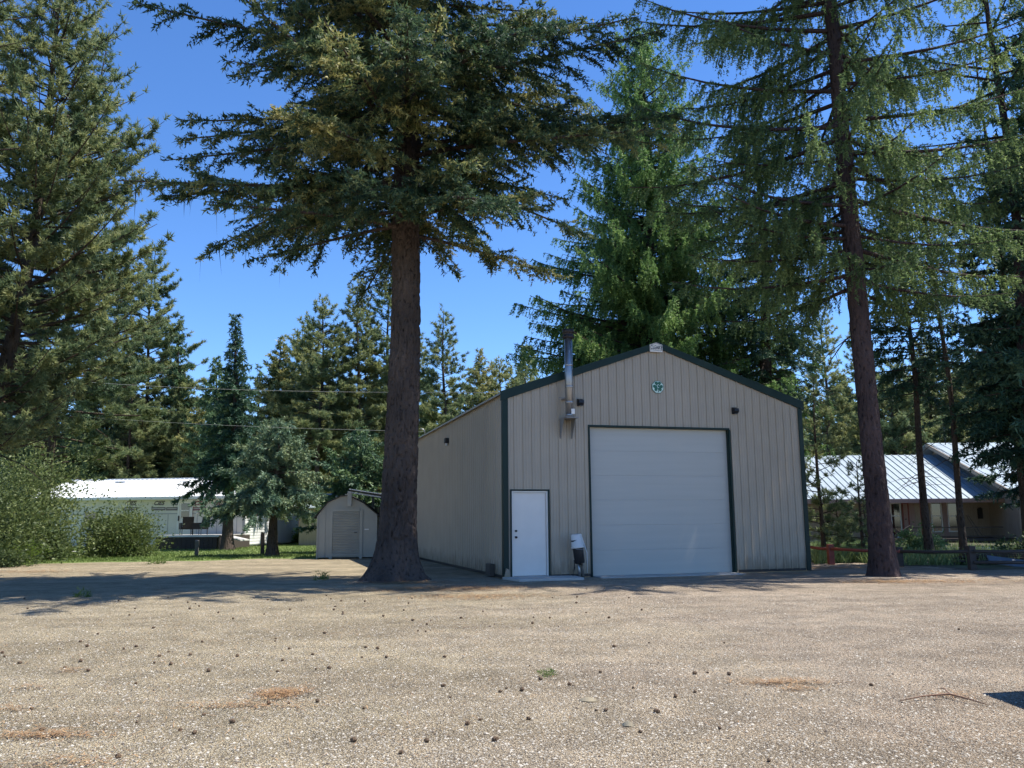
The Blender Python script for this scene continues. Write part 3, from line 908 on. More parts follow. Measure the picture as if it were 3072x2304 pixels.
# wall lights
for px, py in ((1741, 1207), (2205, 1232)):
    u, z = FB.loc(px, py, -.06)
    mb = MB().box((u - .07, -.05, z - .09), (u + .07, -.01, z + .09))
    wl = mb.build('wall_light', BLACK, garage, bevel=.006)
    MB().prism([(u - .065, -.05, z + .08), (u - .065, -.15, z + .05), (u - .065, -.16, z - .02), (u - .065, -.10, z - .08), (u - .065, -.05, z - .08)], (.13, 0, 0)).build('hood', BLACK, wl)
    MB().box((u - .05, -.13, z - .085), (u + .05, -.06, z - .078)).build('lens', GLASS, wl)
# light and box on the side wall
q = Frame(BX, BY, BYAW)
def sidepos(px, py):
    d = ray(px, py); c = Vector((0, 0, HC)); k = (FB.U.dot(FB.o) - FB.U.dot(c)) / FB.U.dot(d); p = c + d * k - FB.o
    return p.dot(FB.W), p.z
w_, z = sidepos(1347, 1324)
wl = MB().box((-.14, w_ - .1, z - .06), (-.02, w_ + .12, z + .1)).build('wall_light', BLACK, garage, bevel=.01)
MB().tube([(-.08, w_, z - .06), (-.08, w_, z - .14)], .035, 10).build('bulb', WHITEW, wl, smooth=True)
w_, z = sidepos(1480, 1715)
MB().box((-.15, w_ - .22, .02), (-.02, w_ + .2, .32)).build('utility_box', mat('brown box', (0.07, 0.06, 0.05), .7), garage, bevel=.01)
w_, z = sidepos(1262, 1316)
MB().tube([(.15, w_, BE), (.15, w_, BE + .22), (.10, w_, BE + .3), (-.02, w_, BE + .32)], .02, 8).build('vent_hook', STEEL, garage, smooth=True)
# downspout foot at the near corner
MB().prism([(-.06, -.13, .0), (.1, -.13, 0), (.08, -.13, .22), (0, -.13, .26)], (0, .08, 0)).build('corner_guard', TAN, garage)
# name sign at the peak
sx, sz = FB.loc(1969, 1056, -.1)
mb = MB().prism([(sx - .175, -.105, sz), (sx + .175, -.105, sz), (sx + .175, -.105, sz + .19), (sx, -.105, sz + .25), (sx - .175, -.105, sz + .19)], (0, .03, 0))
sg = mb.build('name_sign', WHITE, garage)
RX = Matrix.Rotation(math.pi / 2, 4, 'X')
text_mesh('CLEARY', 0.122, 0.002, 'lettering', INK, sg, Matrix.Translation((sx, -.108, sz + .115)) @ RX @ Matrix.Diagonal((0.76, 1.12, 1, 1)), bold=.0008)
mb = MB()
mb.box((sx - .155, -.109, sz + .045), (sx + .155, -.106, sz + .052))
for a_ in (-1, 1): mb.prism([(sx + a_ * .158, -.109, sz + .045), (sx + a_ * .151, -.109, sz + .045), (sx + a_ * .151, -.109, sz + .178), (sx + a_ * .158, -.109, sz + .18)], (0, .003, 0))
for a_ in (-1, 1): mb.prism([(sx + a_ * .158, -.1092, sz + .18), (sx, -.1092, sz + .236), (sx, -.1092, sz + .228), (sx + a_ * .158, -.1092, sz + .172)], (0, .003, 0))
mb.build('border', INK, sg)
# clover emblem
ex, ez = FB.loc(1974, 1161, -.04)
def octo(r, y): return [(ex + r * math.cos(math.pi / 8 + k * math.pi / 4), y, ez + r * math.sin(math.pi / 8 + k * math.pi / 4)) for k in range(8)]
em = MB().prism(octo(.175, -.03), (0, .012, 0)).build('clover_sign', EMB, garage)
MB().prism(octo(.163, -.034), (0, .003, 0)).build('plate', EMBW, em)
mb = MB()
for ang in (90, 205, -25):
    cx = ex + .070 * math.cos(R(ang)); cz_ = ez + .012 + .070 * math.sin(R(ang))
    # heart shaped leaflet
    pts = []
    for k in range(28):
        t = k / 28 * 2 * math.pi
        hx = 16 * math.sin(t) ** 3; hy = 13 * math.cos(t) - 5 * math.cos(2 * t) - 2 * math.cos(3 * t) - math.cos(4 * t)
        hx, hy = hx / 17 * .094, hy / 17 * .084
        rr = R(ang - 90)
        pts.append((cx + hx * math.cos(rr) - hy * math.sin(rr), -.037 - .0007 * (ang % 7), cz_ + hx * math.sin(rr) + hy * math.cos(rr)))
    mb.prism(pts, (0, .003, 0))
mb.prism([(ex - .008, -.0372, ez), (ex + .008, -.0372, ez), (ex + .024, -.0372, ez - .135), (ex + .004, -.0372, ez - .14)], (0, .003, 0))
mb.build('clover', EMB, em)
text_mesh('C', 0.13, 0.001, 'letter', EMBW, em, Matrix.Translation((ex + .002, -.042, ez + .018)) @ RX @ Matrix.Diagonal((0.6, 1, 1, 1)), bold=.003)

# door slab
mb = MB()
c = [gp(1520, 1739, .0), gp(1736, 1741, .0)]
mb.prism([(P0 - .25, -.045, 0), (P1 + .62, -.045, 0), (P1 + .55, -.95, 0), (P0 - .1, -.95, 0)], (0, 0, .06))
sl = mb.build('door_slab', CONC, None, bevel=.01); sl.location = (BX, BY, 0); sl.rotation_euler = (0, 0, BYAW)
tag(sl, 'small concrete step slab in front of the white side door', 'slab')
mb = MB().box((D0 + .02, -.55, 0), (D1 - .02, .1, .018))
sl = mb.build('door_apron', CONC, None); sl.location = (BX, BY, 0); sl.rotation_euler = (0, 0, BYAW)
tag(sl, 'thin concrete apron under the big overhead door', 'slab')

# yard hydrant with an upturned bucket
b = gp(1744, 1737); b = FB.world(FB.loc(1744, 1733, -.35)[0], -.35, 0)
hy = empty('yard_hydrant', b, BYAW, 'leaning black sleeved hydrant capped by an upturned white bucket', 'hydrant')
ln = Matrix.Rotation(R(-6), 3, 'Y')
def lp(x, y, z): return ln @ Vector((x, y, z))
MB().tube([lp(-.03, 0, 0), lp(-.03, 0, .4)], .028, 10).build('pipe', STEEL, hy, smooth=True)
MB().tube([lp(.06, .02, .0), lp(.06, .02, .4)], .032, 10).build('pipe', WOODG, hy, smooth=True)
MB().tube([lp(0.0, 0, .33), lp(.01, 0, .36), lp(0, 0, .75), lp(-.01, 0, .92)], [.11, .12, .13, .135], 20).build('sleeve', BLACK, hy, smooth=True)
bk = MB().tube([lp(0, 0, .72), lp(0, 0, .735), lp(0, 0, .75), lp(0, 0, .752), lp(0, 0, 1.03), lp(0, 0, 1.045)], [.155, .162, .162, .15, .13, .11], 24).build('bucket', WHITE, hy, smooth=True)
MB().tube([lp(-.168, -.02, .78), lp(-.1, -.2, .70), lp(.08, -.2, .68), lp(.168, -.02, .78)], .004, 6).build('bail', STEEL, bk)
MB().tube([lp(.16, .1, 1.0), Vector((.2, .12, .6)), Vector((.2, .12, .1))], .012, 6).build('cord', WHITEW, hy, smooth=True)
MB().tube([lp(-.12, 0, .45), Vector((-.17, 0, .25)), Vector((-.22, 0, .03)), Vector((-.1, -.05, .012))], .018, 6).build('hose', BLACK, hy, smooth=True)


# ------------------------------------------------------------ white house on the left
hc = at(733, 1624, 50.0)
HYAW = R(-8)
FH = Frame(hc.x, 50.0, HYAW)
house = empty('white_house', (hc.x, 50, 0), HYAW, 'long low white metal roofed house with grey wrapped front, behind the lawn', 'house')
uL = FH.loc(95, 1500)[0]
zf = FH.loc(600, 1612)[1]
mb = MB().box((uL, 0, .12), (0, .15, 2.95)); mb.build('front_wall', WRAP, house)
mb = MB()
for k in range(60):
    u = uL + .3 + k * .61
    if u > -0.1: break
    mb.box((u, -.012, .2), (u + .03, -.001, 1.9))
mb.box((uL, -.02, 1.92), (-.15, -.001, 1.96)); mb.box((-.15, -.03, .1), (-.001, -.001, 2.9))
mb.build('wall_battens', mat('grey batten', (0.30, 0.30, 0.31), .6), house)
mb = MB()
for k in range(16): mb.prism([(-.001, 0, .15 + k * .17), (.02, 0, .15 + k * .17), (.004, 0, .15 + (k + 1) * .17), (-.001, 0, .15 + (k + 1) * .17)], (0, 8.0, 0))
mb.prism([(-.15, .01, .1), (-.002, .01, .1), (-.002, .01, 2.9), (-.15, .01, 2.9)], (0, 7.98, 0))
mb.prism([(-.001, 0, 2.87), (-.001, 8, 2.87), (-.001, 4, 4.1)], (-.12, 0, 0))
mb.build('gable_wall', WHITEW, house)
MB().box((uL, 7.85, .1), (-.2, 7.99, 2.9)).box((uL, .15, .1), (uL + .12, 7.85, 2.9)).build('back_wall', WRAP, house)
MB().box((uL + .1, .05, 0), (-.1, 7.9, .14)).build('foundation', CONC, house)
ez0 = FH.loc(500, 1492, -.45)[1]; ez1 = FH.loc(500, 1439, 4.0)[1]
uR = .35; uL2 = FH.loc(70, 1470, -.45)[0]
mb = MB()
mb.prism([(uL2, -.45, ez0), (uL2, 4, ez1), (uL2, 4, ez1 + .05), (uL2, -.45, ez0 + .05)], (uR - uL2, 0, 0))
mb.prism([(uL2, 8.45, ez0), (uL2, 8.45, ez0 + .05), (uL2, 4, ez1 + .05), (uL2, 4, ez1)], (uR - uL2, 0, 0))
k = uL2 + .1
while k < uR:
    mb.prism([(k, -.46, ez0 + .048), (k, 3.95, ez1 + .048), (k, 3.95, ez1 + .075), (k, -.46, ez0 + .075)], (.035, 0, 0)); k += .3
mb.box((uL2, 3.85, ez1 + .03), (uR, 4.15, ez1 + .09))
rf = mb.build('roof', ROOFW, house)
for px in (365, 560):
    u, z = FH.loc(px, 1449, 3.2)
    MB().box((u - .35, 3.0, z - .1), (u + .35, 3.35, z + .1)).build('roof_vent', mat('grey vent', (.45, .46, .47), .5), rf)
mb = MB().box((uL2, -.5, ez0 - .12), (uR, -.43, ez0 + .03)); mb.prism([(uL2, -.44, ez0 - .1), (uL2, 0, ez0 - .06), (uL2, 0, ez0 - .03), (uL2, -.44, ez0 - .07)], (uR - uL2, 0, 0))
mb.build('fascia', WHITEW, house)
# entry door
u0, z1 = FH.loc(536, 1501, -.05); u1, z0 = FH.loc(573, 1607, -.05)
dr = MB().box((u0, -.06, z0), (u1, -.012, z1)).build('door', WHITE, house)
mb = MB()
for a_, b_ in ((u0 - .02, u0 + .06), (u1 - .06, u1 + .02)): mb.box((a_, -.08, z0), (b_, -.055, z1 + .02))
mb.box((u0 + .06, -.08, z1 - .07), (u1 - .06, -.055, z1 + .02)); mb.build('frame', WHITEW, dr)
wa, wb = FH.loc(545, 1510, -.06), FH.loc(567, 1553, -.06)
MB().box((wa[0], -.07, wb[1]), (wb[0], -.062, wa[1])).build('window', GLASS, dr)
zm = (wa[1] + wb[1]) / 2
MB().box((wa[0], -.085, zm - .03), (wb[0], -.071, zm + .03)).build('window_rail', WHITE, dr)
MB().box((u0 + .03, -.1, z0 + .85), (u0 + .11, -.081, z0 + 1.15)).build('handle', DSTEEL, dr)
# printed wrap
for px0 in (370, 455, 499, 577, 634):
    ua, za = FH.loc(px0, 1509, -.02); ub, zb = FH.loc(px0 + 41, 1531, -.02)
    if px0 == 499: ub = u0 - .06; 
    lg = MB().box((ua, -.006, zb), (ub, -.004, zb + (za - zb) * .42)).build('wrap_print', MAROON if px0 == 577 else DPRINT, house)
    MB().box((ua + .05, -.009, zb + .07), (ub - .05, -.007, zb + .13)).build('band_lettering', mat('pale print', (.45, .40, .41), .6), lg)
    if px0 != 499:
        text_mesh('CIES', .34, .001, 'lettering', MAROON if px0 > 570 else DPRINT, lg, Matrix.Translation(((ua + ub) / 2, -.008, za - .02)) @ RX @ Matrix.Diagonal((1.0, 1, 1, 1)), shear=.35, bold=.012)
    else:
        text_mesh('C', .34, .001, 'lettering', DPRINT, lg, Matrix.Translation((ub - .12, -.008, za - .02)) @ RX, shear=.35, bold=.012)
ua, za = FH.loc(594, 1538, -.05)
MB().tube([(ua, -.02, za), (ua, -.10, za), (ua, -.16, za - .05)], [.05, .07, .05], 10).build('outdoor_tap', WHITE, house, smooth=True)
# gable window
def gable(px, py):
    d = ray(px, py); c = Vector((0, 0, HC)); k = (FH.U.dot(FH.o) - FH.U.dot(c)) / FH.U.dot(d); p = c + d * k - FH.o
    return p.dot(FH.W), p.z
ga = gable(747, 1540); gb = gable(765, 1577)
wn = MB().box((.02, ga[0], gb[1]), (.045, gb[0], ga[1])).build('window', GLASS, house)
mb = MB().box((.02, ga[0] - .06, gb[1] - .06), (.05, ga[0], ga[1] + .06)); mb.box((.02, gb[0], gb[1] - .06), (.05, gb[0] + .06, ga[1] + .06))
mb.box((.02, ga[0], ga[1]), (.05, gb[0], ga[1] + .06)); mb.box((.02, ga[0], gb[1] - .06), (.05, gb[0], gb[1])); mb.build('frame', WHITEW, wn)
# front window behind the shrubs
ua, za = FH.loc(255, 1535, -.03); ub, zb = FH.loc(290, 1580, -.03)
wn = MB().box((ua, -.04, zb), (ub, -.014, za)).build('window', GLASS, house)
MB().box((ua - .06, -.05, zb - .06), (ub + .06, -.013, zb)).build('sill', WHITEW, wn)

# deck
dk = empty('deck', (hc.x, 50, 0), HYAW, 'low dark timber deck with pale top edge in front of the white house', 'deck')
da, dz = FH.loc(468, 1606, -3.9); db, _ = FH.loc(656, 1606, -3.9)
mb = MB()
k = -3.9
while k < -.1: mb.box((da, k, dz - .035), (db, k + .135, dz)); k += .145
mb.build('boards', mat('sun bleached deck boards', (0.42, 0.40, 0.37), .7, var=.1, scale=5, stretch=(.3, 8, 1)), dk)
MB().box((da - .02, -3.935, dz - .10), (db + .02, -3.905, dz - .002)).build('sunlit_edge_board', WHITEW, dk)  # white put in for the sun reflecting off the deck's top edge
mb = MB()
k = da
while k < db - .2: mb.box((k, -3.895, .02), (k + .235, -3.87, dz - .1)); k += .25
mb.box((db - .04, -3.87, .02), (db - .01, -.1, dz - .05)); mb.box((da + .01, -3.87, .02), (da + .04, -.1, dz - .05))
mb.build('skirting', WOODD, dk)
ra, rz0 = FH.loc(655, 1612, -3.2); rb, rz1 = FH.loc(700, 1624, -3.2)
rm = MB().prism([(db - .02, -3.4, dz - .12), (db + 1.0, -3.4, dz - .33), (db + 1.0, -3.4, dz - .27), (db - .02, -3.4, dz - .05)], (0, 1.1, 0)).build('ramp', mat('bleached ramp board', (.5, .49, .46), .7), dk)
bx = MB().box((db + .02, -3.35, .02), (db + .36, -3.0, dz - .22)); bx.box((db + .36, -3.33, .03), (db + .385, -3.02, dz - .24))
o = bx.build('plywood_box', WOODP); o.location = (hc.x, 50, 0); o.rotation_euler = (0, 0, HYAW)
tag(o, 'small pale plywood box under the ramp at the deck end', 'box')


def chair(px0, px1, w_, rz, label):
    u, _ = FH.loc((px0 + px1) / 2, 1600, w_)
    e = empty('patio_chair', FH.world(u, w_, dz), HYAW + rz, label, 'chair', 'dark patio chairs on the deck')
    MB().box((-.30, -.28, .30), (.28, .28, .42)).build('seat', WICK, e, bevel=.02)
    MB().prism([(.22, -.29, .36), (.32, -.29, .36), (.42, -.29, .98), (.33, -.29, .98)], (0, .58, 0)).build('backrest', WICK, e, bevel=.015)
    for s_ in (-1, 1):
        MB().prism([(-.32, s_ * .30, .30), (.28, s_ * .30, .30), (.30, s_ * .30, .66), (-.32, s_ * .30, .64)], (0, .05 * s_, 0)).build('armrest', WICK, e, bevel=.015)
        for x in (-.28, .26): MB().tube([(x, s_ * .28, 0), (x, s_ * .28, .31)], .02, 6).build('leg', WICK, e)
    return e


chair(538, 580, -3.0, R(-50), 'dark wicker patio chair by the house door, backrest turned to us')
chair(584, 616, -2.9, R(-8), 'dark wicker patio chair seen from its side, right of the door')

# timber box and pad by the shrub, posts, garden rail
b = gp(279, 1657)
e = empty('compost_box', b, R(-5), 'dark timber box standing on the lawn left of the round shrub', 'box')
mb = MB()
for k in range(6):
    mb.box((-.24, -.24, .02 + k * .15), (.5, -.20, .15 + k * .15)); mb.box((-.24, .28, .02 + k * .15), (.5, .32, .15 + k * .15))
    mb.box((-.24, -.2, .02 + k * .15), (-.2, .28, .15 + k * .15)); mb.box((.46, -.2, .02 + k * .15), (.5, .28, .15 + k * .15))
mb.build('slat_sides', WOODD, e)
MB().box((-.27, -.27, .93), (.53, .35, .97)).build('lid', WOODD, e)
b = gp(255, 1657)
o = MB().box((-.85, -.4, 0), (.85, .5, .05)).build('paving_pad', mat('pale slab', (.55, .53, .48), .8)); o.location = b
tag(o, 'thin pale paving pad in the lawn beside the dark timber box', 'slab')
for px, py, w_, h, m, lb, tl in ((589, 1668, .15, .64, WOODG, 'short grey weathered post left of the two yard spruces', 2), (787, 1663, .16, .93, WOODD, 'taller dark post between the two spruce trunks', -2)):
    b = gp(px, py)
    mb = MB().prism([(-w_ / 2, -w_ / 2, 0), (w_ / 2, -w_ / 2, 0), (w_ / 2, w_ / 2, 0), (-w_ / 2, w_ / 2, 0)], (0, 0, h))
    mb.add([(-w_ / 2, -w_ / 2, h), (w_ / 2, -w_ / 2, h), (w_ / 2, w_ / 2, h + .02), (-w_ / 2, w_ / 2, h + .03)], [(0, 1, 2, 3)])
    o = mb.build('wooden_post', m, None, bevel=.008); o.location = b; o.rotation_euler = (R(tl), R(tl * .5), R(12))
    tag(o, lb, 'post')
e = empty('garden_fence', at(925, 1617, 57), R(8), 'low white rail fence beside the round clipped bush', 'fence')
for x in (-.5, .5, 1.6): MB().box((x - .04, -.04, -.3), (x + .04, .04, .3)).build('fence_post', WHITEW, e)
for z in (.0, .2): MB().box((-.5, -.06, z), (1.6, -.042, z + .07)).build('rail', WHITEW, e)

# ------------------------------------------------------------ shed and lean-to
b = gp(948, 1677); SY = b.y
FS = Frame(b.x, SY, R(6))
shed = empty('garden_shed', b, R(6), 'small cream gambrel shed with a ribbed roll-up door behind the big trunk', 'shed')
SW = FS.loc(1130, 1640)[0]
prof = [FS.loc(*p) for p in ((943, 1548), (984, 1508), (1022, 1490), (1045, 1487), (1090, 1510), (1128, 1545))]
prof[0] = (0, prof[0][1]); prof[-1] = (SW, prof[-1][1])
mb = MB().prism([(0, 0, 0.05)] + [(u, 0, z) for u, z in prof] + [(SW, 0, .05)], (0, .05, 0))
mb.build('front_wall', SHEDM, shed)
MB().box((0, .05, .05), (.05, 2.6, prof[0][1])).build('side_wall', SHEDM, shed); MB().box((SW - .05, .05, .05), (SW, 2.6, prof[-1][1])).build('side_wall', SHEDM, shed)
MB().prism([(0, 2.6, 0.05)] + [(u, 2.6, z) for u, z in prof] + [(SW, 2.6, .05)], (0, .05, 0)).build('back_wall', SHEDM, shed)
mb = MB()
ov = [(prof[0][0] - .12, prof[0][1] - .1)] + prof[1:-1] + [(prof[-1][0] + .1, prof[-1][1] - .08)]
for (ua, za), (ub, zb) in zip(ov[:-1], ov[1:]):
    mb.prism([(ua, -.1, za + .003), (ub, -.1, zb + .003), (ub, -.1, zb + .045), (ua, -.1, za + .045)], (0, 2.85, 0))
mb.build('roof', DARKROOF, shed)
d0, dz1 = FS.loc(1000, 1535); d1, dz0 = FS.loc(1076, 1661)
mb = MB()
nsl = 26
for k in range(nsl):
    z = dz0 + (dz1 - dz0) * k / nsl; hh = (dz1 - dz0) / nsl
    mb.prism([(d0, -.005, z), (d0, -.028, z + hh * .25), (d0, -.028, z + hh * .6), (d0, -.005, z + hh * .85), (d0, -.002, z)], (d1 - d0, 0, 0))
dd = mb.build('roll_up_door', SHEDM, shed)
u_, z_ = FS.loc(1067, 1597)
MB().box((u_ - .05, -.06, z_ - .02), (u_ + .05, -.03, z_ + .01)).build('handle', BLACK, dd)
mb = MB(); mb.box((d0 - .13, -.04, 0), (d0 - .01, -.001, dz1 + .04)); mb.box((d1 + .02, -.04, 0), (d1 + .13, -.001, dz1 + .04)); mb.box((d0 - .01, -.04, dz1 + .005), (d1 + .02, -.001, dz1 + .12))
mb.box((d0 - .01, -.05, dz0 - .07), (d1 + .02, -.001, dz0 - .005))
mb.build('door_frame', SHEDM, shed)
for q_ in (((0, -.03, 0), (.05, 0, prof[0][1])), ((.3, -.02, .05), (.32, 0, 1.9)), ((SW - .05, -.02, .05), (SW, 0, prof[-1][1] - .05))): MB().box(*q_).build('edge_strip', SHEDM, shed)
u_, z_ = FS.loc(1100, 1588); MB().box((u_ - .08, -.015, z_ - .02), (u_ + .08, 0, z_ + .02)).build('name_plate', WHITEW, shed)

CY = SY + .3
ca = at(1050, 1466, CY - .6); cb = at(1250, 1497, CY - .6)
lt = empty('lean_to', (ca.x, CY - .6, 0), 0, 'open lean-to with a dark flat roof above and right of the shed', 'carport')
dx = cb.x - ca.x
MB().prism([(0, 0, ca.z - .09), (dx, 0, cb.z - .09), (dx, 0, cb.z - .03), (0, 0, ca.z - .03)], (0, 5.0, 0)).build('roof', DARKROOF, lt)
MB().prism([(-.02, -.05, ca.z - .16), (dx, -.05, cb.z - .16), (dx, -.05, cb.z - .11), (-.02, -.05, ca.z - .11)], (0, .04, 0)).build('fascia', mat('grey fascia', (.35, .35, .36), .5), lt)
MB().prism([(-.02, -.06, ca.z - .03), (dx, -.06, cb.z - .03), (dx, -.06, cb.z), (-.02, -.06, ca.z)], (0, .06, 0)).build('roof_edge', WHITEW, lt)
MB().box((-.1, .05, 1.98), (.06, .2, ca.z - .09)).build('post', SHEDM, lt)
for x, y in ((dx - .1, 0.1), (dx - .1, 4.8), (.1, 4.8)): MB().box((x - .05, y, 0), (x + .05, y + .1, ca.z - .1 if x < 1 else cb.z - .1)).build('post', WOODG, lt)
mb = MB()
for k in range(14): mb.box((dx - 2.3 + k * .16, 4.4, .02), (dx - 2.3 + k * .16 + .15, 4.43, 2.0))
mb.build('back_boarding', WOODD, lt)
# pale roofed outbuilding behind
c = at(975, 1487, 52)
ob = empty('outbuilding', (c.x - 1.5, 52, 0), R(5), 'low outbuilding with a pale metal roof, glimpsed behind the shed', 'outbuilding')
MB().box((0, 0, 0), (5, 4, 2.2)).build('wall', TANW, ob)
MB().prism([(-.3, -.4, 2.2), (-.3, 2, 3.1), (-.3, 4.4, 2.2), (-.3, 4.4, 2.25), (-.3, 2, 3.16), (-.3, -.4, 2.25)], (5.6, 0, 0)).build('roof', ROOFG, ob)

# ------------------------------------------------------------ house on the right
HY = 50.0
rx0 = at(2380, 1500, HY).x; rx1 = at(3010, 1500, HY).x
rh = empty('porch_house', (rx0, HY, 0), 0, 'house with galvanised ribbed roof, porch and red posts on the right', 'house')
def rp(px, py, Y=HY):
    p = at(px, py, Y); return p.x - rx0, p.z
fl = rp(2800, 1612)[1]; RW = 28.5 - rx0
eav = rp(2700, 1499, 48.4)[1]; rdg = rp(2640, 1368, 55)[1]
mb = MB()
k = 0
while k < RW: mb.box((k, 0, fl), (min(k + .19, RW), .1, eav + .35)); k += .2
mb.box((0, .02, fl), (RW, .12, eav + .3))
mb.build('front_wall', TANW, rh)
MB().box((rp(2703, 1500)[0], -.02, fl), (rp(2740, 1500)[0], -.001, eav)).box((rp(2825, 1500)[0], -.02, fl), (rp(2840, 1500)[0], -.001, eav)).build('wall_panel', PINKW, rh)
MB().box((0, .12, 0), (RW, 10, fl)).box((0, .12, fl), (.1, 10, eav + .3)).box((0, 9.9, fl), (RW, 10, eav + .3)).build('body', TANW, rh)
a0 = rp(2300, 1500, 48.4)[0]; a1 = 27.9 - rx0
mb = MB()
mb.prism([(a0, -1.6, eav), (a0, 5, rdg), (a0, 5, rdg + .05), (a0, -1.6, eav + .05)], (a1 - a0, 0, 0))
mb.prism([(a0, 11.6, eav), (a0, 11.6, eav + .05), (a0, 5, rdg + .05), (a0, 5, rdg)], (a1 - a0, 0, 0))
mb.build('roof', ROOFG, rh)
mb = MB(); k = a0
while k < a1: mb.prism([(k, -1.61, eav + .048), (k, 4.98, rdg + .048), (k, 4.98, rdg + .09), (k, -1.61, eav + .09)], (.045, 0, 0)); k += .42
mb.build('roof_ribs', mat('rib metal', (.22, .27, .30), .5), rh)
MB().box((a0, -1.66, eav - .19), (a1, -1.6, eav + .02)).build('fascia', PINKW, rh)
MB().box((a0, -1.6, eav - .06), (a1, 0, eav - .02)).build('soffit', WOODD, rh)
# right wing
wy0, wy1 = -4.2, 5.0
wz0 = rp(3050, 1478, HY + wy0)[1]; wz1 = rp(2860, 1331, 55)[1]
wx = rp(2841, 1331, 55)[0]; wx0 = rp(3042, 1478, HY + wy0)[0]
mb = MB()
wxl = min(wx, wx0)
mb.prism([(wxl, wy0, wz0), (wxl, wy1, wz1), (wxl, wy1, wz1 + .05), (wxl, wy0, wz0 + .05)], (12, 0, 0))
mb.prism([(wxl, wy1 + 9, wz0), (wxl, wy1 + 9, wz0 + .05), (wxl, wy1, wz1 + .05), (wxl, wy1, wz1)], (12, 0, 0))
k = wxl + .2
while k < wxl + 12: mb.prism([(k, wy0, wz0 + .05), (k, wy1, wz1 + .05), (k, wy1, wz1 + .08), (k, wy0, wz0 + .08)], (.03, 0, 0)); k += .6
mb.build('wing_roof', ROOFG, rh)
mb = MB().prism([(wxl - .06, wy0 - .03, wz0 - .22), (wxl - .06, wy1, wz1 - .2), (wxl - .06, wy1, wz1 + .03), (wxl - .06, wy0 - .03, wz0 + .03)], (.05, 0, 0))
mb.box((wxl, wy0 - .05, wz0 - .2), (wxl + 12, wy0, wz0 + .02)); mb.build('wing_fascia', TANW, rh)
MB().prism([(wxl + .9, wy0 + .6, 0), (wxl + .9, wy1 + 8, 0), (wxl + .9, wy1 + 8, wz0 + .1), (wxl + .9, wy1, wz1 - .1), (wxl + .9, wy0 + .6, wz0 + .1)], (10.5, 0, 0)).build('wing_wall', TANW, rh)
u_, z_ = rp(3062, 1480, HY + wy0); MB().box((u_ - .1, wy0, 0), (u_ + .1, wy0 + .15, wz0)).build('wing_post', TANW, rh)
# windows
for (xa, xb, ya, yb) in ((2672, 2704, 1512, 1609), (2792, 2826, 1509, 1593), (2842, 2886, 1509, 1592)):
    ua, za = rp(xa, ya); ub, zb = rp(xb, yb)
    wn = MB().box((ua, -.03, zb), (ub, -.006, za)).build('window', GLASS, rh)
    zm = rp(xa, 1548)[1]
    mb = MB()
    for p in ((ua - .07, ua), (ub, ub + .07)): mb.box((p[0], -.05, zb - .07), (p[1], -.002, za + .07))
    mb.box((ua, -.05, za), (ub, -.002, za + .07)); mb.box((ua, -.05, zb - .07), (ub, -.002, zb)); mb.box((ua, -.05, zm - .025), (ub, -.031, zm + .025))
    mb.build('frame', WHITEW, wn)
ua, za = rp(2707, 1512); ub, zb = rp(2728, 1610)
dr = MB().box((ua, -.05, zb), (ub, -.022, za)).build('door', PINKW, rh)
mb = MB().box((ua - .07, -.06, zb), (ua, -.021, za + .06)); mb.box((ub, -.06, zb), (ub + .07, -.021, za + .06)); mb.box((ua, -.06, za), (ub, -.021, za + .06)); mb.build('frame', REDP, dr)
MB().tube([(ua + .1, -.05, zb + 1), (ua + .1, -.1, zb + 1)], .035, 8).build('knob', BLACK, dr)
ua, za = rp(2931, 1528); ub, zb = rp(2946, 1556)
ln_ = MB().box((ua, -.14, zb), (ub, -.02, za)).build('wall_lantern', BLACK, rh)
MB().prism([(ua - .04, -.16, za), (ub + .04, -.16, za), ((ua + ub) / 2, -.16, za + .12)], (0, .14, 0)).build('lantern_roof', BLACK, ln_)
# flat black panel painted for the shaded recess and dark door at the corner
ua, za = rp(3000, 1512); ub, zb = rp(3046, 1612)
MB().box((ua, -.04, fl), (28.45 - rx0, -.012, za)).build('shaded_doorway', BLACK, rh)
# porch: deck, posts, rail, stairs
pd_ = rp(2700, 1618, 47.6)[1]
mb = MB(); mb.box((rp(2640, 1600, 47.6)[0], -2.4, .06), (rp(3050, 1600, 47.6)[0], 0, fl - .02)); mb.build('porch_floor', WOODD, rh)
for px, m in ((2776, REDP), (2605, WOODD), (3052, WOODD)):
    u_ = rp(px, 1600, 47.9)[0]; MB().box((u_ - .12, -2.15, .05), (u_ + .12, -1.95, eav - .02)).build('porch_post', m, rh)
u0_, u1_ = rp(2735, 1583, 47.6)[0], rp(3010, 1583, 47.6)[0]
zr = rp(2800, 1583, 47.6)[1]
MB().box((u0_, -2.43, zr - .03), (u1_, -2.36, zr + .03)).build('porch_rail', WOODD, rh)
MB().box((u0_, -2.42, .3), (u1_, -2.37, .36)).build('porch_rail', WOODD, rh)
sb, sz_ = rp(2690, 1585, 47.0); 
mb = MB()
for s_ in (-1, 1):
    p = rp(2700, 1592, 47)[0]
    mb.prism([(p - .5 * s_ * 1.2, -3.0, zr), (p + .55 * s_, -3.0, .1), (p + .55 * s_, -3.0, .28), (p - .5 * s_ * 1.2, -3.0, zr + .16)], (0, .08, 0))
mb.build('stair_rail', WOODD, rh)
px_, pz_ = rp(2837, 1340, 54.6)
MB().tube([(px_, 4.6, pz_ - .2), (px_, 4.6, pz_ + 1.3)], .03, 6).build('mast', BLACK, rh)
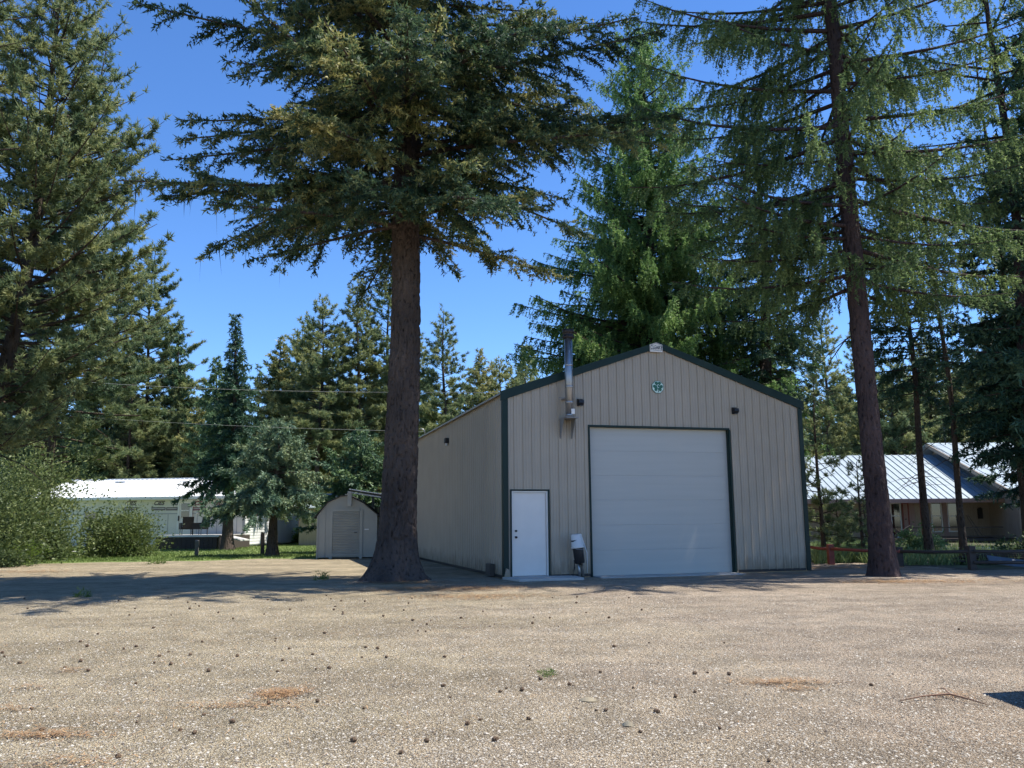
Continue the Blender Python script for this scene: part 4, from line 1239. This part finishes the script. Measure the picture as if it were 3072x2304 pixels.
for px, a_ in ((2912, .35), (2925, .5)):
    b = at(px + 25, 1611, 48.9)
    o = MB().tube([(0, 0, 0), (-a_ * 1.0, .5, 1.25)], [.025, .02], 6).build('pole', WOODG); o.location = b
    tag(o, 'long thin garden pole leaning on the porch wall, ' + ('left one' if px == 2912 else 'right one') + ' of two', 'pole', 'garden poles on the porch')

# ------------------------------------------------------------ rail fence on the right
ends = [gp(2430, 1688), gp(2494, 1694), gp(2700, 1700), gp(2918, 1710), gp(3110, 1708)]
hts = [.62, .60, .55, .62, .62]
rfn = empty('rail_fence', ends[1], 0, 'low rail fence, red at its left end and dark along the rest', 'fence')  # posts and rails past the red end use dark timber
o0 = ends[1]
for i, (p, h) in enumerate(zip(ends, hts)):
    if i == 0: continue
    q = p - o0
    MB().box((q.x - .085, q.y - .085, 0), (q.x + .085, q.y + .085, h)).build('fence_post', REDP if i == 1 else WOODD, rfn, bevel=.01)
for i in range(4):
    a_, b_ = ends[i] - o0, ends[i + 1] - o0
    za_, zb_ = hts[i] * .78, hts[i + 1] * .78
    mb = MB().tube([a_ + Vector((0, -.1, za_)), (a_ + b_) / 2 + Vector((0, -.1, (za_ + zb_) / 2 - .02)), b_ + Vector((0, -.1, zb_))], .045, 8)
    mb.build('rail', REDP if i <= 1 else WOODD, rfn, smooth=True)
    if i >= 3: MB().tube([a_ + Vector((0, -.1, .2)), b_ + Vector((0, -.1, .18))], .045, 8).build('rail', WOODD, rfn, smooth=True)
# lumber by the fence
g = np.random.default_rng(8)
nm = ['bottom plank', 'second plank', 'third plank', 'fourth plank', 'topmost plank']
for i in range(5):
    b = gp(3010, 1694); L_ = 2.6 - i * .15
    o = MB().box((-L_ / 2, -.1, 0), (L_ / 2, .1, .05)).build('plank', WOODD, None); o.location = (b.x, b.y + .3, .02 + i * .06); o.rotation_euler = (0, 0, R(-8 + g.uniform(-14, 14)))
    tag(o, nm[i] + ' in the dark lumber heap behind the rail fence', 'plank', 'planks in the lumber heap')
b = gp(3015, 1697)
o = MB().box((-.55, -.2, 0), (.55, .2, .03)).build('blue_board', mat('pale blue board', (.13, .17, .22), .6)); o.location = (b.x, b.y - .25, .10); o.rotation_euler = (R(28), R(8), R(-14))
tag(o, 'pale blue grey board leaning against the dark lumber heap', 'board')
# pale plank on the ground by the porch
b = at(2860, 1646, 37.8)
o = MB().box((-2.7, -.15, 0), (2.9, .15, .06)).build('pale_plank', mat('pale pinkish plank', (.72, .62, .56), .6)); o.location = (b.x - .3, 37.8, .0)
tag(o, 'long pale pinkish plank lying in the sun before the porch', 'plank')

# ------------------------------------------------------------ overhead wires
def wire(pts, label):
    P = []
    for (a_, b_, sag) in pts:
        for k in range(17):
            t = k / 16; p = a_.lerp(b_, t); p.z -= sag * 4 * t * (1 - t); P.append(p)
    tag(MB().tube(P, .0065, 5).build('cable', WIREM), label, 'cable')


wire([(FB.world(-.02, 0.3, BE + .02), at(-300, 1075, 50), .55)], 'upper overhead cable running from the garage corner to the left')
wire([(FB.world(.15, sidepos(1262, 1316)[0], BE + .22), at(-300, 1195, 50), .35)], 'lower overhead cable running from the back of the garage to the left')

# ------------------------------------------------------------ vehicle just outside the frame, its shadow corner shows
b = Vector((5.36, 4.87, 0))
car = empty('parked_van', b, R(180), 'dark blue van parked at the right edge, seen by its shadow', 'van')
pf = [(-.88, 0.45), (-.92, .95), (-.84, 1.15), (-.74, 1.82), (-.55, 1.95), (.55, 1.95), (.74, 1.82), (.84, 1.15), (.92, .95), (.88, .45)]
MB().prism([(x, -2.3, z) for x, z in pf], (0, 3.6, 0)).build('body', CARP, car, bevel=.04)
MB().prism([(-.86, 1.3, .45), (.86, 1.3, .45), (.86, 1.3, 1.1), (-.86, 1.3, 1.1)], (0, 1.0, -.1)).build('hood', CARP, car, bevel=.05)
MB().prism([(-.72, 1.3, 1.12), (.72, 1.3, 1.12), (.62, 1.12, 1.8), (-.62, 1.12, 1.8)], (0, .03, 0)).build('windscreen', GLASS, car)
for x in (-.86, .64):
    for y in (-1.5, 1.55):
        wh = MB().tube([(x, y, .34), (x + .22, y, .34)], .34, 24).build('wheel', BLACK, car, smooth=False)
        MB().tube([(x - .01, y, .34), (x + .23, y, .34)], .19, 16).build('rim', STEEL, wh)


# ------------------------------------------------------------ big fir by the garage
def base_at(px, Y):
    """ground point below a given picture column at depth Y"""
    p = gp(px, 1562.5 - (px - 1536) * ROLL + HC * F / Y); return Vector((p.x, Y, 0))


def top_h(px, py, Y): return at(px, py, Y).z


bp = gp(1192, 1738)
Hf = 27.0
bendf = lambda z: (0.010 * z + 0.10 * np.sin(z * 0.25) - 0.05, 0.0 * z)
def bias_f(az, z):
    left = np.cos(az - np.pi); back = np.sin(az)
    k = 1 + 0.22 * np.clip(left, 0, 1) * (z < 11.5) - 0.32 * np.clip(back, 0, 1)
    return k
tm = grow(101, Hf, 8.6, 6.1, 'fir', 205, BROAD, tr=.4, bend=bendf, bias=bias_f, base_rise=-0.04, top_rise=.75, droop=.29, tone0=.5, dens=1.1)
bpy.data.meshes.remove(tm[0])
tm = (old_trunk(Hf, .43, .37, bendf, 4, zmax=9.5, relief=.05), tm[1], tm[2])
LC = LASTC1
fir = plant_tree(tm, 'fir_tree', (bp.x, bp.y, 0), 'huge old fir with a thick bare trunk left of the garage', BARK_FIR, L_FIR)
g = np.random.default_rng(3)
Q = LC.pos(np.arange(len(LC.L)), np.full(len(LC.L), .7))
Q = Q[(Q[:, 2] < 9.4) & (Q[:, 0] < -1.2)]
n = min(26, len(Q)); P = Q[g.permutation(len(Q))[:n]]
D = np.stack([g.normal(0, .06, n), g.normal(0, .06, n), -np.ones(n)], 1) * g.uniform(.2, .9, n)[:, None]
Sd = nrm(np.stack([g.normal(0, 1, n), g.normal(0, 1, n), np.zeros(n)], 1)) * .013
V = np.stack([P - Sd, P + Sd, P + D], 1).reshape(-1, 3)
tag(link('lichen', npmesh('lichen', V, np.arange(3 * n).reshape(-1, 3), 3), LICHEN, fir), kind='stuff')

# ------------------------------------------------------------ leaning larch on the right
lb_ = gp(2655, 1728)
Hl = 29.0
bendl = lambda z: (-0.028 * z + 0.0005 * z * z, 0 * z)
tm = grow(202, Hl, 7.0, 5.2, 'larch', 175, BROAD, tr=.27, bend=bendl, bias=lambda az, z: 1 - .30 * np.clip(-np.sin(az), 0, 1) ** 2, base_rise=-0.22, top_rise=.6, droop=-.06, tone0=.45, dens=1.05, dead=4, trunk_only=6)
bpy.data.meshes.remove(tm[0])
tm = (old_trunk(Hl, .262, .085, bendl, 9, k=90, zmax=12, relief=.02), tm[1], tm[2])
plant_tree(tm, 'larch_tree', (lb_.x, lb_.y, 0), 'tall leaning larch with drooping twigs right of the garage', BARK_LARCH, L_LARCH)


# ------------------------------------------------------------ other trees, each with its own place
def conifer(seed, kind, px, Y, toppy, crown0, Rr, n, label, name=None, leafk=2.0, tr=.18, lean=0.0, prof=CONE, dens=.75, tone0=.45, leaf=None, dead=0,
            trunk_only=1.5, group=None, ydir=0.0, toppx=None, bendf=None, **kw):
    b = base_at(px, Y)
    H = top_h(toppx or px, toppy, Y) if toppy is not None else kw.pop('H')
    bd = bendf or (lambda z: (lean * z + .12 * np.sin(z * .5 + seed) * np.minimum(z / 6, 1), ydir * z))
    if Y > 45: n = int(n * 1.75); dens = dens * 1.35; tone0 = tone0 + .18
    tm = grow(seed, H, crown0, Rr, kind, n, prof, leafk=leafk, tr=tr, bend=bd, dens=dens, tone0=tone0, dead=dead, trunk_only=trunk_only, flare=tr * .5, **kw)
    lf = leaf or {'fir': L_FIR, 'pine': L_PINE, 'larch': L_LARCH, 'spruce': L_SPRUCE}[kind]
    bk_ = {'fir': BARK_FIR, 'pine': BARK_PINE, 'larch': BARK_LARCH, 'spruce': BARK_FIR}[kind]
    return plant_tree(tm, name or kind + '_tree', (b.x, b.y, 0), label, bk_, lf, group), tm, H


# left edge pines
conifer(301, 'pine', -75, 24, None, 3.2, 5.0, 220, 'big lodgepole pine at the left edge with a dark leaning trunk', H=18.8, leafk=1.5, tr=.25, prof=lambda t: (1 - t) ** .6 * (.5 + .5 * np.minimum(1, t * 3.5)), dens=1.0, tone0=.55, dead=10, droop=.0, trunk_only=3, bendf=lambda z: (1.5 * (1 - np.exp(-(z / 6.5) ** 2)), 0 * z))
conifer(302, 'pine', 150, 40, 85, 3.2, 5.8, 180, 'tall pine whose pointed top stands against the sky at upper left', leafk=1.7, tr=.2, lean=.06, prof=lambda t: (1 - t) ** .75 * (.45 + .55 * np.minimum(1, t * 5)), dens=1.0, tone0=.42, dead=8)
conifer(303, 'pine', -330, 21, None, 3, 3.7, 160, 'yellowish pine filling the upper left corner', H=24, leafk=1.5, tr=.25, prof=PINEP, tone0=.75, dens=.9)
conifer(304, 'pine', 440, 63, 730, 2.6, 5.0, 80, 'pine behind the left pines with two dark outstretched top branches', leafk=2.8, tr=.2, prof=BROAD, tone0=.4, dead=6)
conifer(305, 'spruce', 535, 63, 945, 1.5, 2.8, 70, 'narrow spire shaped spruce right of the left pines', leafk=2.2, tr=.2, tone0=.5)
# yard spruces in front of the white house
conifer(306, 'spruce', 706, 45, 944, 3.5, 2.35, 200, 'blue green narrow spruce with its trunk before the white house wall', leafk=1.7, tr=.27, tone0=.35, droop=.4, base_rise=-.1, dens=1.1, prof=lambda t: (1 - t) ** 0.95 * (1.05 - .2 * t))
conifer(307, 'spruce', 838, 36.5, 1262, 2.1, 2.75, 90, 'rounded silvery green spruce with a flared trunk beside the shed', leafk=1.35, tr=.2, tone0=.62, leaf=L_SILVER, droop=.35, base_rise=-.05, top_rise=.7, prof=lambda t: (1 - t ** 1.6) ** .8, dens=1.15)
conifer(308, 'fir', 1085, 40, 1290, 1.2, 3.3, 90, 'low yellow green fir with tiered boughs behind the shed', leafk=1.9, tr=.2, tone0=.68, leaf=L_SPRUCE, droop=.2, dens=1.0)
# background row between
conifer(309, 'fir', 835, 56, 1010, 3, 3.2, 85, 'rusty topped fir just right of the blue green spruce', leafk=2.8, tr=.2, tone0=.55)
conifer(310, 'pine', 965, 55, 893, 6, 3.2, 60, 'pine with a thin dead leader beside its pale green top', leafk=2.4, tr=.18, tone0=.5, prof=BROAD, dead=10, trunk_only=3)
conifer(311, 'pine', 1075, 56, 832, 5, 3.0, 75, 'tall narrow pine left of the big fir trunk', leafk=2.4, tr=.2, tone0=.5, prof=NARROW, dead=8)
conifer(312, 'pine', 1168, 58, 815, 6, 3.2, 60, 'tall pine half hidden behind the big fir trunk', leafk=2.5, tr=.2, tone0=.45, prof=BROAD)
conifer(313, 'pine', 1337, 50, 928, 4, 3.4, 65, 'open pine standing alone above the garage side roof', leafk=2.1, tr=.17, tone0=.35, prof=CONE, dead=6)
conifer(314, 'fir', 1445, 58, 1050, 3, 3.5, 70, 'small spire tree above the garage eave, left of the front gable', leafk=2.7, tr=.17, tone0=.6)
conifer(315, 'pine', 1255, 60, 1000, 4, 3.0, 60, 'dim green pine just right of the big fir trunk', leafk=2.7, tr=.17, tone0=.4)
conifer(316, 'pine', 905, 62, 985, 3, 4.2, 80, 'broad olive pine in the middle of the background row', leafk=2.9, tr=.2, tone0=.75, prof=BROAD)
conifer(317, 'pine', 1500, 62, 1080, 3, 3.6, 60, 'brownish pine seen low above the garage side wall', leafk=2.9, tr=.2, tone0=.6, prof=BROAD)
conifer(318, 'fir', 600, 60, 1200, 1, 3.4, 60, 'short pointed fir beyond the white roof', leafk=2.9, tr=.2, tone0=.55)
conifer(319, 'spruce', 655, 58, 1070, 2, 3.2, 70, 'pale feathery spruce half behind the blue green spruce', leafk=2.7, tr=.2, tone0=.75)
# behind the garage
conifer(320, 'larch', 1968, 36, 96, 4.5, 6.1, 340, 'tall dense larch rising directly behind the garage peak', leafk=1.6, tr=.36, tone0=.5, leaf=L_MID, prof=lambda t: (1 - t) ** .72 * .98 + .1, droop=.02, base_rise=-.15, dens=.95)
conifer(321, 'spruce', 1770, 40, 940, 3.5, 3.2, 110, 'dark bough tree behind the garage left of the chimney', leafk=1.9, tr=.2, tone0=.45, leaf=L_MID, name='spruce_tree')
conifer(322, 'fir', 2312, 34, 330, 6.0, 3.6, 120, 'dark fir with a thick black trunk behind the right garage roof', leafk=1.7, tr=.34, tone0=.3, leaf=L_SPRUCE, droop=.35, base_rise=-.2, dens=.85, prof=lambda t: np.minimum(.7 + t, 1) * (1 - t) ** .5, dead=26, trunk_only=4)
conifer(323, 'pine', 2480, 63, 860, 2.0, 3.6, 85, 'sunlit yellow green pine with a pointed top between garage and larch', leafk=2.1, tr=.18, tone0=.7, prof=CONE)
conifer(324, 'pine', 2590, 65, 930, 2.0, 3.4, 70, 'olive pine just behind the leaning larch trunk', leafk=2.3, tr=.18, tone0=.6, prof=CONE)
# thin trunks on the right
conifer(325, 'spruce', 2752, 29, 560, 5.5, 2.3, 95, 'slim dark trunked tree right of the leaning larch', leafk=1.4, tr=.125, lean=-.02, tone0=.3, droop=.3, dead=42, trunk_only=2.2, prof=lambda t: (1 - t) ** .5 * .95, dens=.7)
conifer(326, 'pine', 2852, 27.5, 470, 9.0, 2.6, 50, 'slender bare trunked pine in front of the right roof', leafk=1.4, tr=.10, lean=-.015, tone0=.35, dead=14, trunk_only=3, prof=BROAD, dens=.8)
conifer(327, 'spruce', 3060, 26, 480, 3.4, 2.8, 120, 'dense dark spruce at the right edge before the right house', leafk=1.4, tr=.2, tone0=.12, droop=.45, base_rise=.0, dens=.85, dead=30, trunk_only=2)
conifer(328, 'pine', 3040, 33, 40, 6, 2.6, 70, 'very tall sparse tree with bare twigs at the upper right', leafk=1.5, tr=.16, tone0=.4, dead=40, trunk_only=5, dens=.5, prof=NARROW)
conifer(329, 'larch', 3095, 24.5, None, 9.5, 3.6, 60, 'larch at the right edge trailing bright green boughs', H=22, leafk=1.2, tr=.2, tone0=.6, prof=BROAD, droop=.1, base_rise=-.1, dens=.9)
# young pines by the porch house
conifer(330, 'pine', 2445, 30, 1130, .7, 1.5, 50, 'young thin pine close to the right wall of the garage', leafk=1.35, tr=.07, tone0=.65, prof=CONE, dens=1.1)
conifer(331, 'pine', 2560, 28.5, 1385, .4, 1.05, 38, 'short bushy young pine left of the leaning larch trunk', leafk=1.2, tr=.05, tone0=.6, prof=CONE, dens=1.2)
conifer(332, 'pine', 2490, 31, 1480, .2, 1.2, 30, 'lowest young pine behind the red fence post', leafk=1.25, tr=.05, tone0=.5, prof=CONE, dens=1.2)
# trees beyond the right house
for i, (px, Y, py, k, lb) in enumerate([(2680, 60, 1080, 'pine', 'grey green pine seen through the gap right of the larch'), (2790, 64, 1010, 'pine', 'pine beyond the ridge of the right roof'),
                                        (2890, 62, 1100, 'fir', 'fir behind the mast of the right roof'), (2980, 66, 950, 'pine', 'pine beyond the right wing roof')]):
    conifer(340 + i, k, px, Y, py, 2, 3.8, 70, lb, leafk=2.9, tr=.2, tone0=.45, prof=BROAD)
# to the right, outside the picture: they shade the right side of the yard
conifer(350, 'spruce', 3300, 23.5, None, 3, 4.6, 170, 'shading spruce right of the view near the fence', H=20, leafk=1.8, tr=.25, tone0=.3)
conifer(351, 'pine', 3250, 31, None, 3, 4.5, 90, 'shading pine right of the view near the house', H=22, leafk=2.0, tr=.25, tone0=.3, prof=BROAD)
conifer(352, 'spruce', 3180, 40, None, 2, 4.5, 90, 'shading spruce beside the right wing', H=19, leafk=2.2, tr=.25, tone0=.3)

# forest wall on the far left, behind the white house
WOOD = [grow(400, 17, 1.0, 3.6, 'pine', 110, BROAD, leafk=2.9, tr=.2, tone0=.72, dens=1.0, dead=10, trunk_only=2),
        grow(401, 15, 1.0, 3.4, 'fir', 100, CONE, leafk=2.9, tr=.2, tone0=.72, dens=1.0),
        grow(402, 19, 4.0, 3.4, 'pine', 100, PINEP, leafk=3.0, tr=.2, tone0=.72, dens=1.0, dead=14, trunk_only=3)]
side = [(60, 58, 14, 0, 'olive pine beyond the left end of the white roof'), (150, 62, 13, 2, 'brown green pine left in the row behind the white roof'),
        (250, 60, 12, 1, 'dark fir in the row behind the white roof'), (330, 64, 15, 0, 'bare stemmed pine in the row behind the white roof'),
        (400, 60, 13, 2, 'broad pine above the first roof vent'), (470, 64, 12, 1, 'pointed fir above the white roof middle'),
        (545, 62, 9, 0, 'pale low pine above the second roof vent'), (620, 68, 11, 2, 'low pine behind the blue green spruce foot'),
        (700, 66, 13, 0, 'dim pine behind the yard spruces'), (780, 68, 14, 1, 'dim fir behind the silvery spruce'), (1000, 70, 15, 2, 'dim pine deep behind the shed'),
        (1130, 68, 14, 0, 'dim pine behind the big fir trunk foot'), (1290, 70, 13, 1, 'dim fir behind the garage back corner'), (1400, 68, 12, 2, 'dim pine behind the garage side roof'),
        (1580, 66, 14, 0, 'dim pine behind the front gable left half')]
for i, (px, Y, H, k, lb) in enumerate(side):
    b = base_at(px, Y); base = (17, 15, 19)[k]; s_ = H / base
    plant_tree(WOOD[k], ('pine_tree', 'fir_tree', 'pine_tree')[k], (b.x, b.y, 0), lb, (BARK_PINE, BARK_FIR, BARK_PINE)[k], (L_PINE, L_SPRUCE, L_PINE)[k], 'trees of the wood behind the yard', (s_ * 1.15, s_ * 1.15, s_), i * 1.3)

# far wood: one mass
def far_mass(seed=9):
    g = np.random.default_rng(seed); VV = []; TT = []
    for k in range(190):
        y = g.uniform(72, 120); x = g.uniform(-.72, .72) * y; H = g.uniform(9, 14) * (1.0 if x < 0 else 1.25); n = 2200
        t = g.random(n) ** 1.2; rr = 3.0 * (1 - t) ** .7 * np.sqrt(g.random(n)) + .1; a = g.uniform(0, 6.28, n)
        P = np.stack([x + rr * np.cos(a), y + rr * np.sin(a), t * H], 1)
        D = nrm(np.stack([np.cos(a), np.sin(a), g.normal(.1, .5, n)], 1) + g.normal(0, .4, (n, 3))); Sd = nrm(np.cross(D, g.normal(0, 1, (n, 3))))
        VV.append(np.stack([P - Sd * .12, P + Sd * .12, P + D * .6], 1).reshape(-1, 3)); TT.append(np.clip(g.normal(g.uniform(.45, .85), .15, n), 0, 1))
    V = np.concatenate(VV)
    tag(link('far_wood', npmesh('far_wood', V, np.arange(len(V)).reshape(-1, 3), 3, np.concatenate(TT)), L_PINE), 'distant conifer wood closing the view behind everything', 'wood', kind='stuff')
far_mass()

# ------------------------------------------------------------ shrubs
shrub('shrub', base_at(385, 37.0), 1.25, 1.1, 2.35, 15000, .10, .05, L_BUSH, 'round leafy shrub on the lawn in front of the deck', 501)
shrub('shrub', base_at(95, 34.5), 1.95, 1.6, 4.3, 30000, .11, .055, L_BUSH, 'tall wide yellow green shrub before the left end of the white house', 502, tone0=.62)
shrub('shrub', base_at(-40, 30), 1.8, 1.5, 3.2, 17000, .11, .055, L_BUSH, 'dark shrub cut by the left edge of the picture', 503, tone0=.35)
shrub('shrub', base_at(180, 33.5), .5, .5, 1.3, 6000, .09, .045, L_BUSH, 'small dark green shrub between the tall shrub and the lawn', 504, tone0=.25)
shrub('shrub', base_at(108, 31.8), .62, .5, .82, 5000, .06, .03, L_LIME, 'low bright lime green bush at the gravel edge', 505)
shrub('shrub', at(906, 1617, 57) - Vector((0, 0, .3)), .5, .5, 1.2, 4000, .08, .045, L_LIME, 'round clipped green bush beside the white house gable', 506, tone0=.2)
shrub('shrub', base_at(40, 28.5), 1.0, .5, .5, 3500, .07, .04, L_BUSH, 'low dark ground shrub by the gravel at the left edge', 507, tone0=.15)
shrub('shrub', base_at(2720, 33), .9, .6, .9, 4000, .09, .05, L_WEED, 'pale leafy shrub at the foot of the porch stairs', 508, tone0=.5)
shrub('shrub', base_at(3060, 27), 1.2, .6, .6, 4000, .08, .05, L_BUSH, 'dark low shrub beyond the lumber heap', 509, tone0=.2)
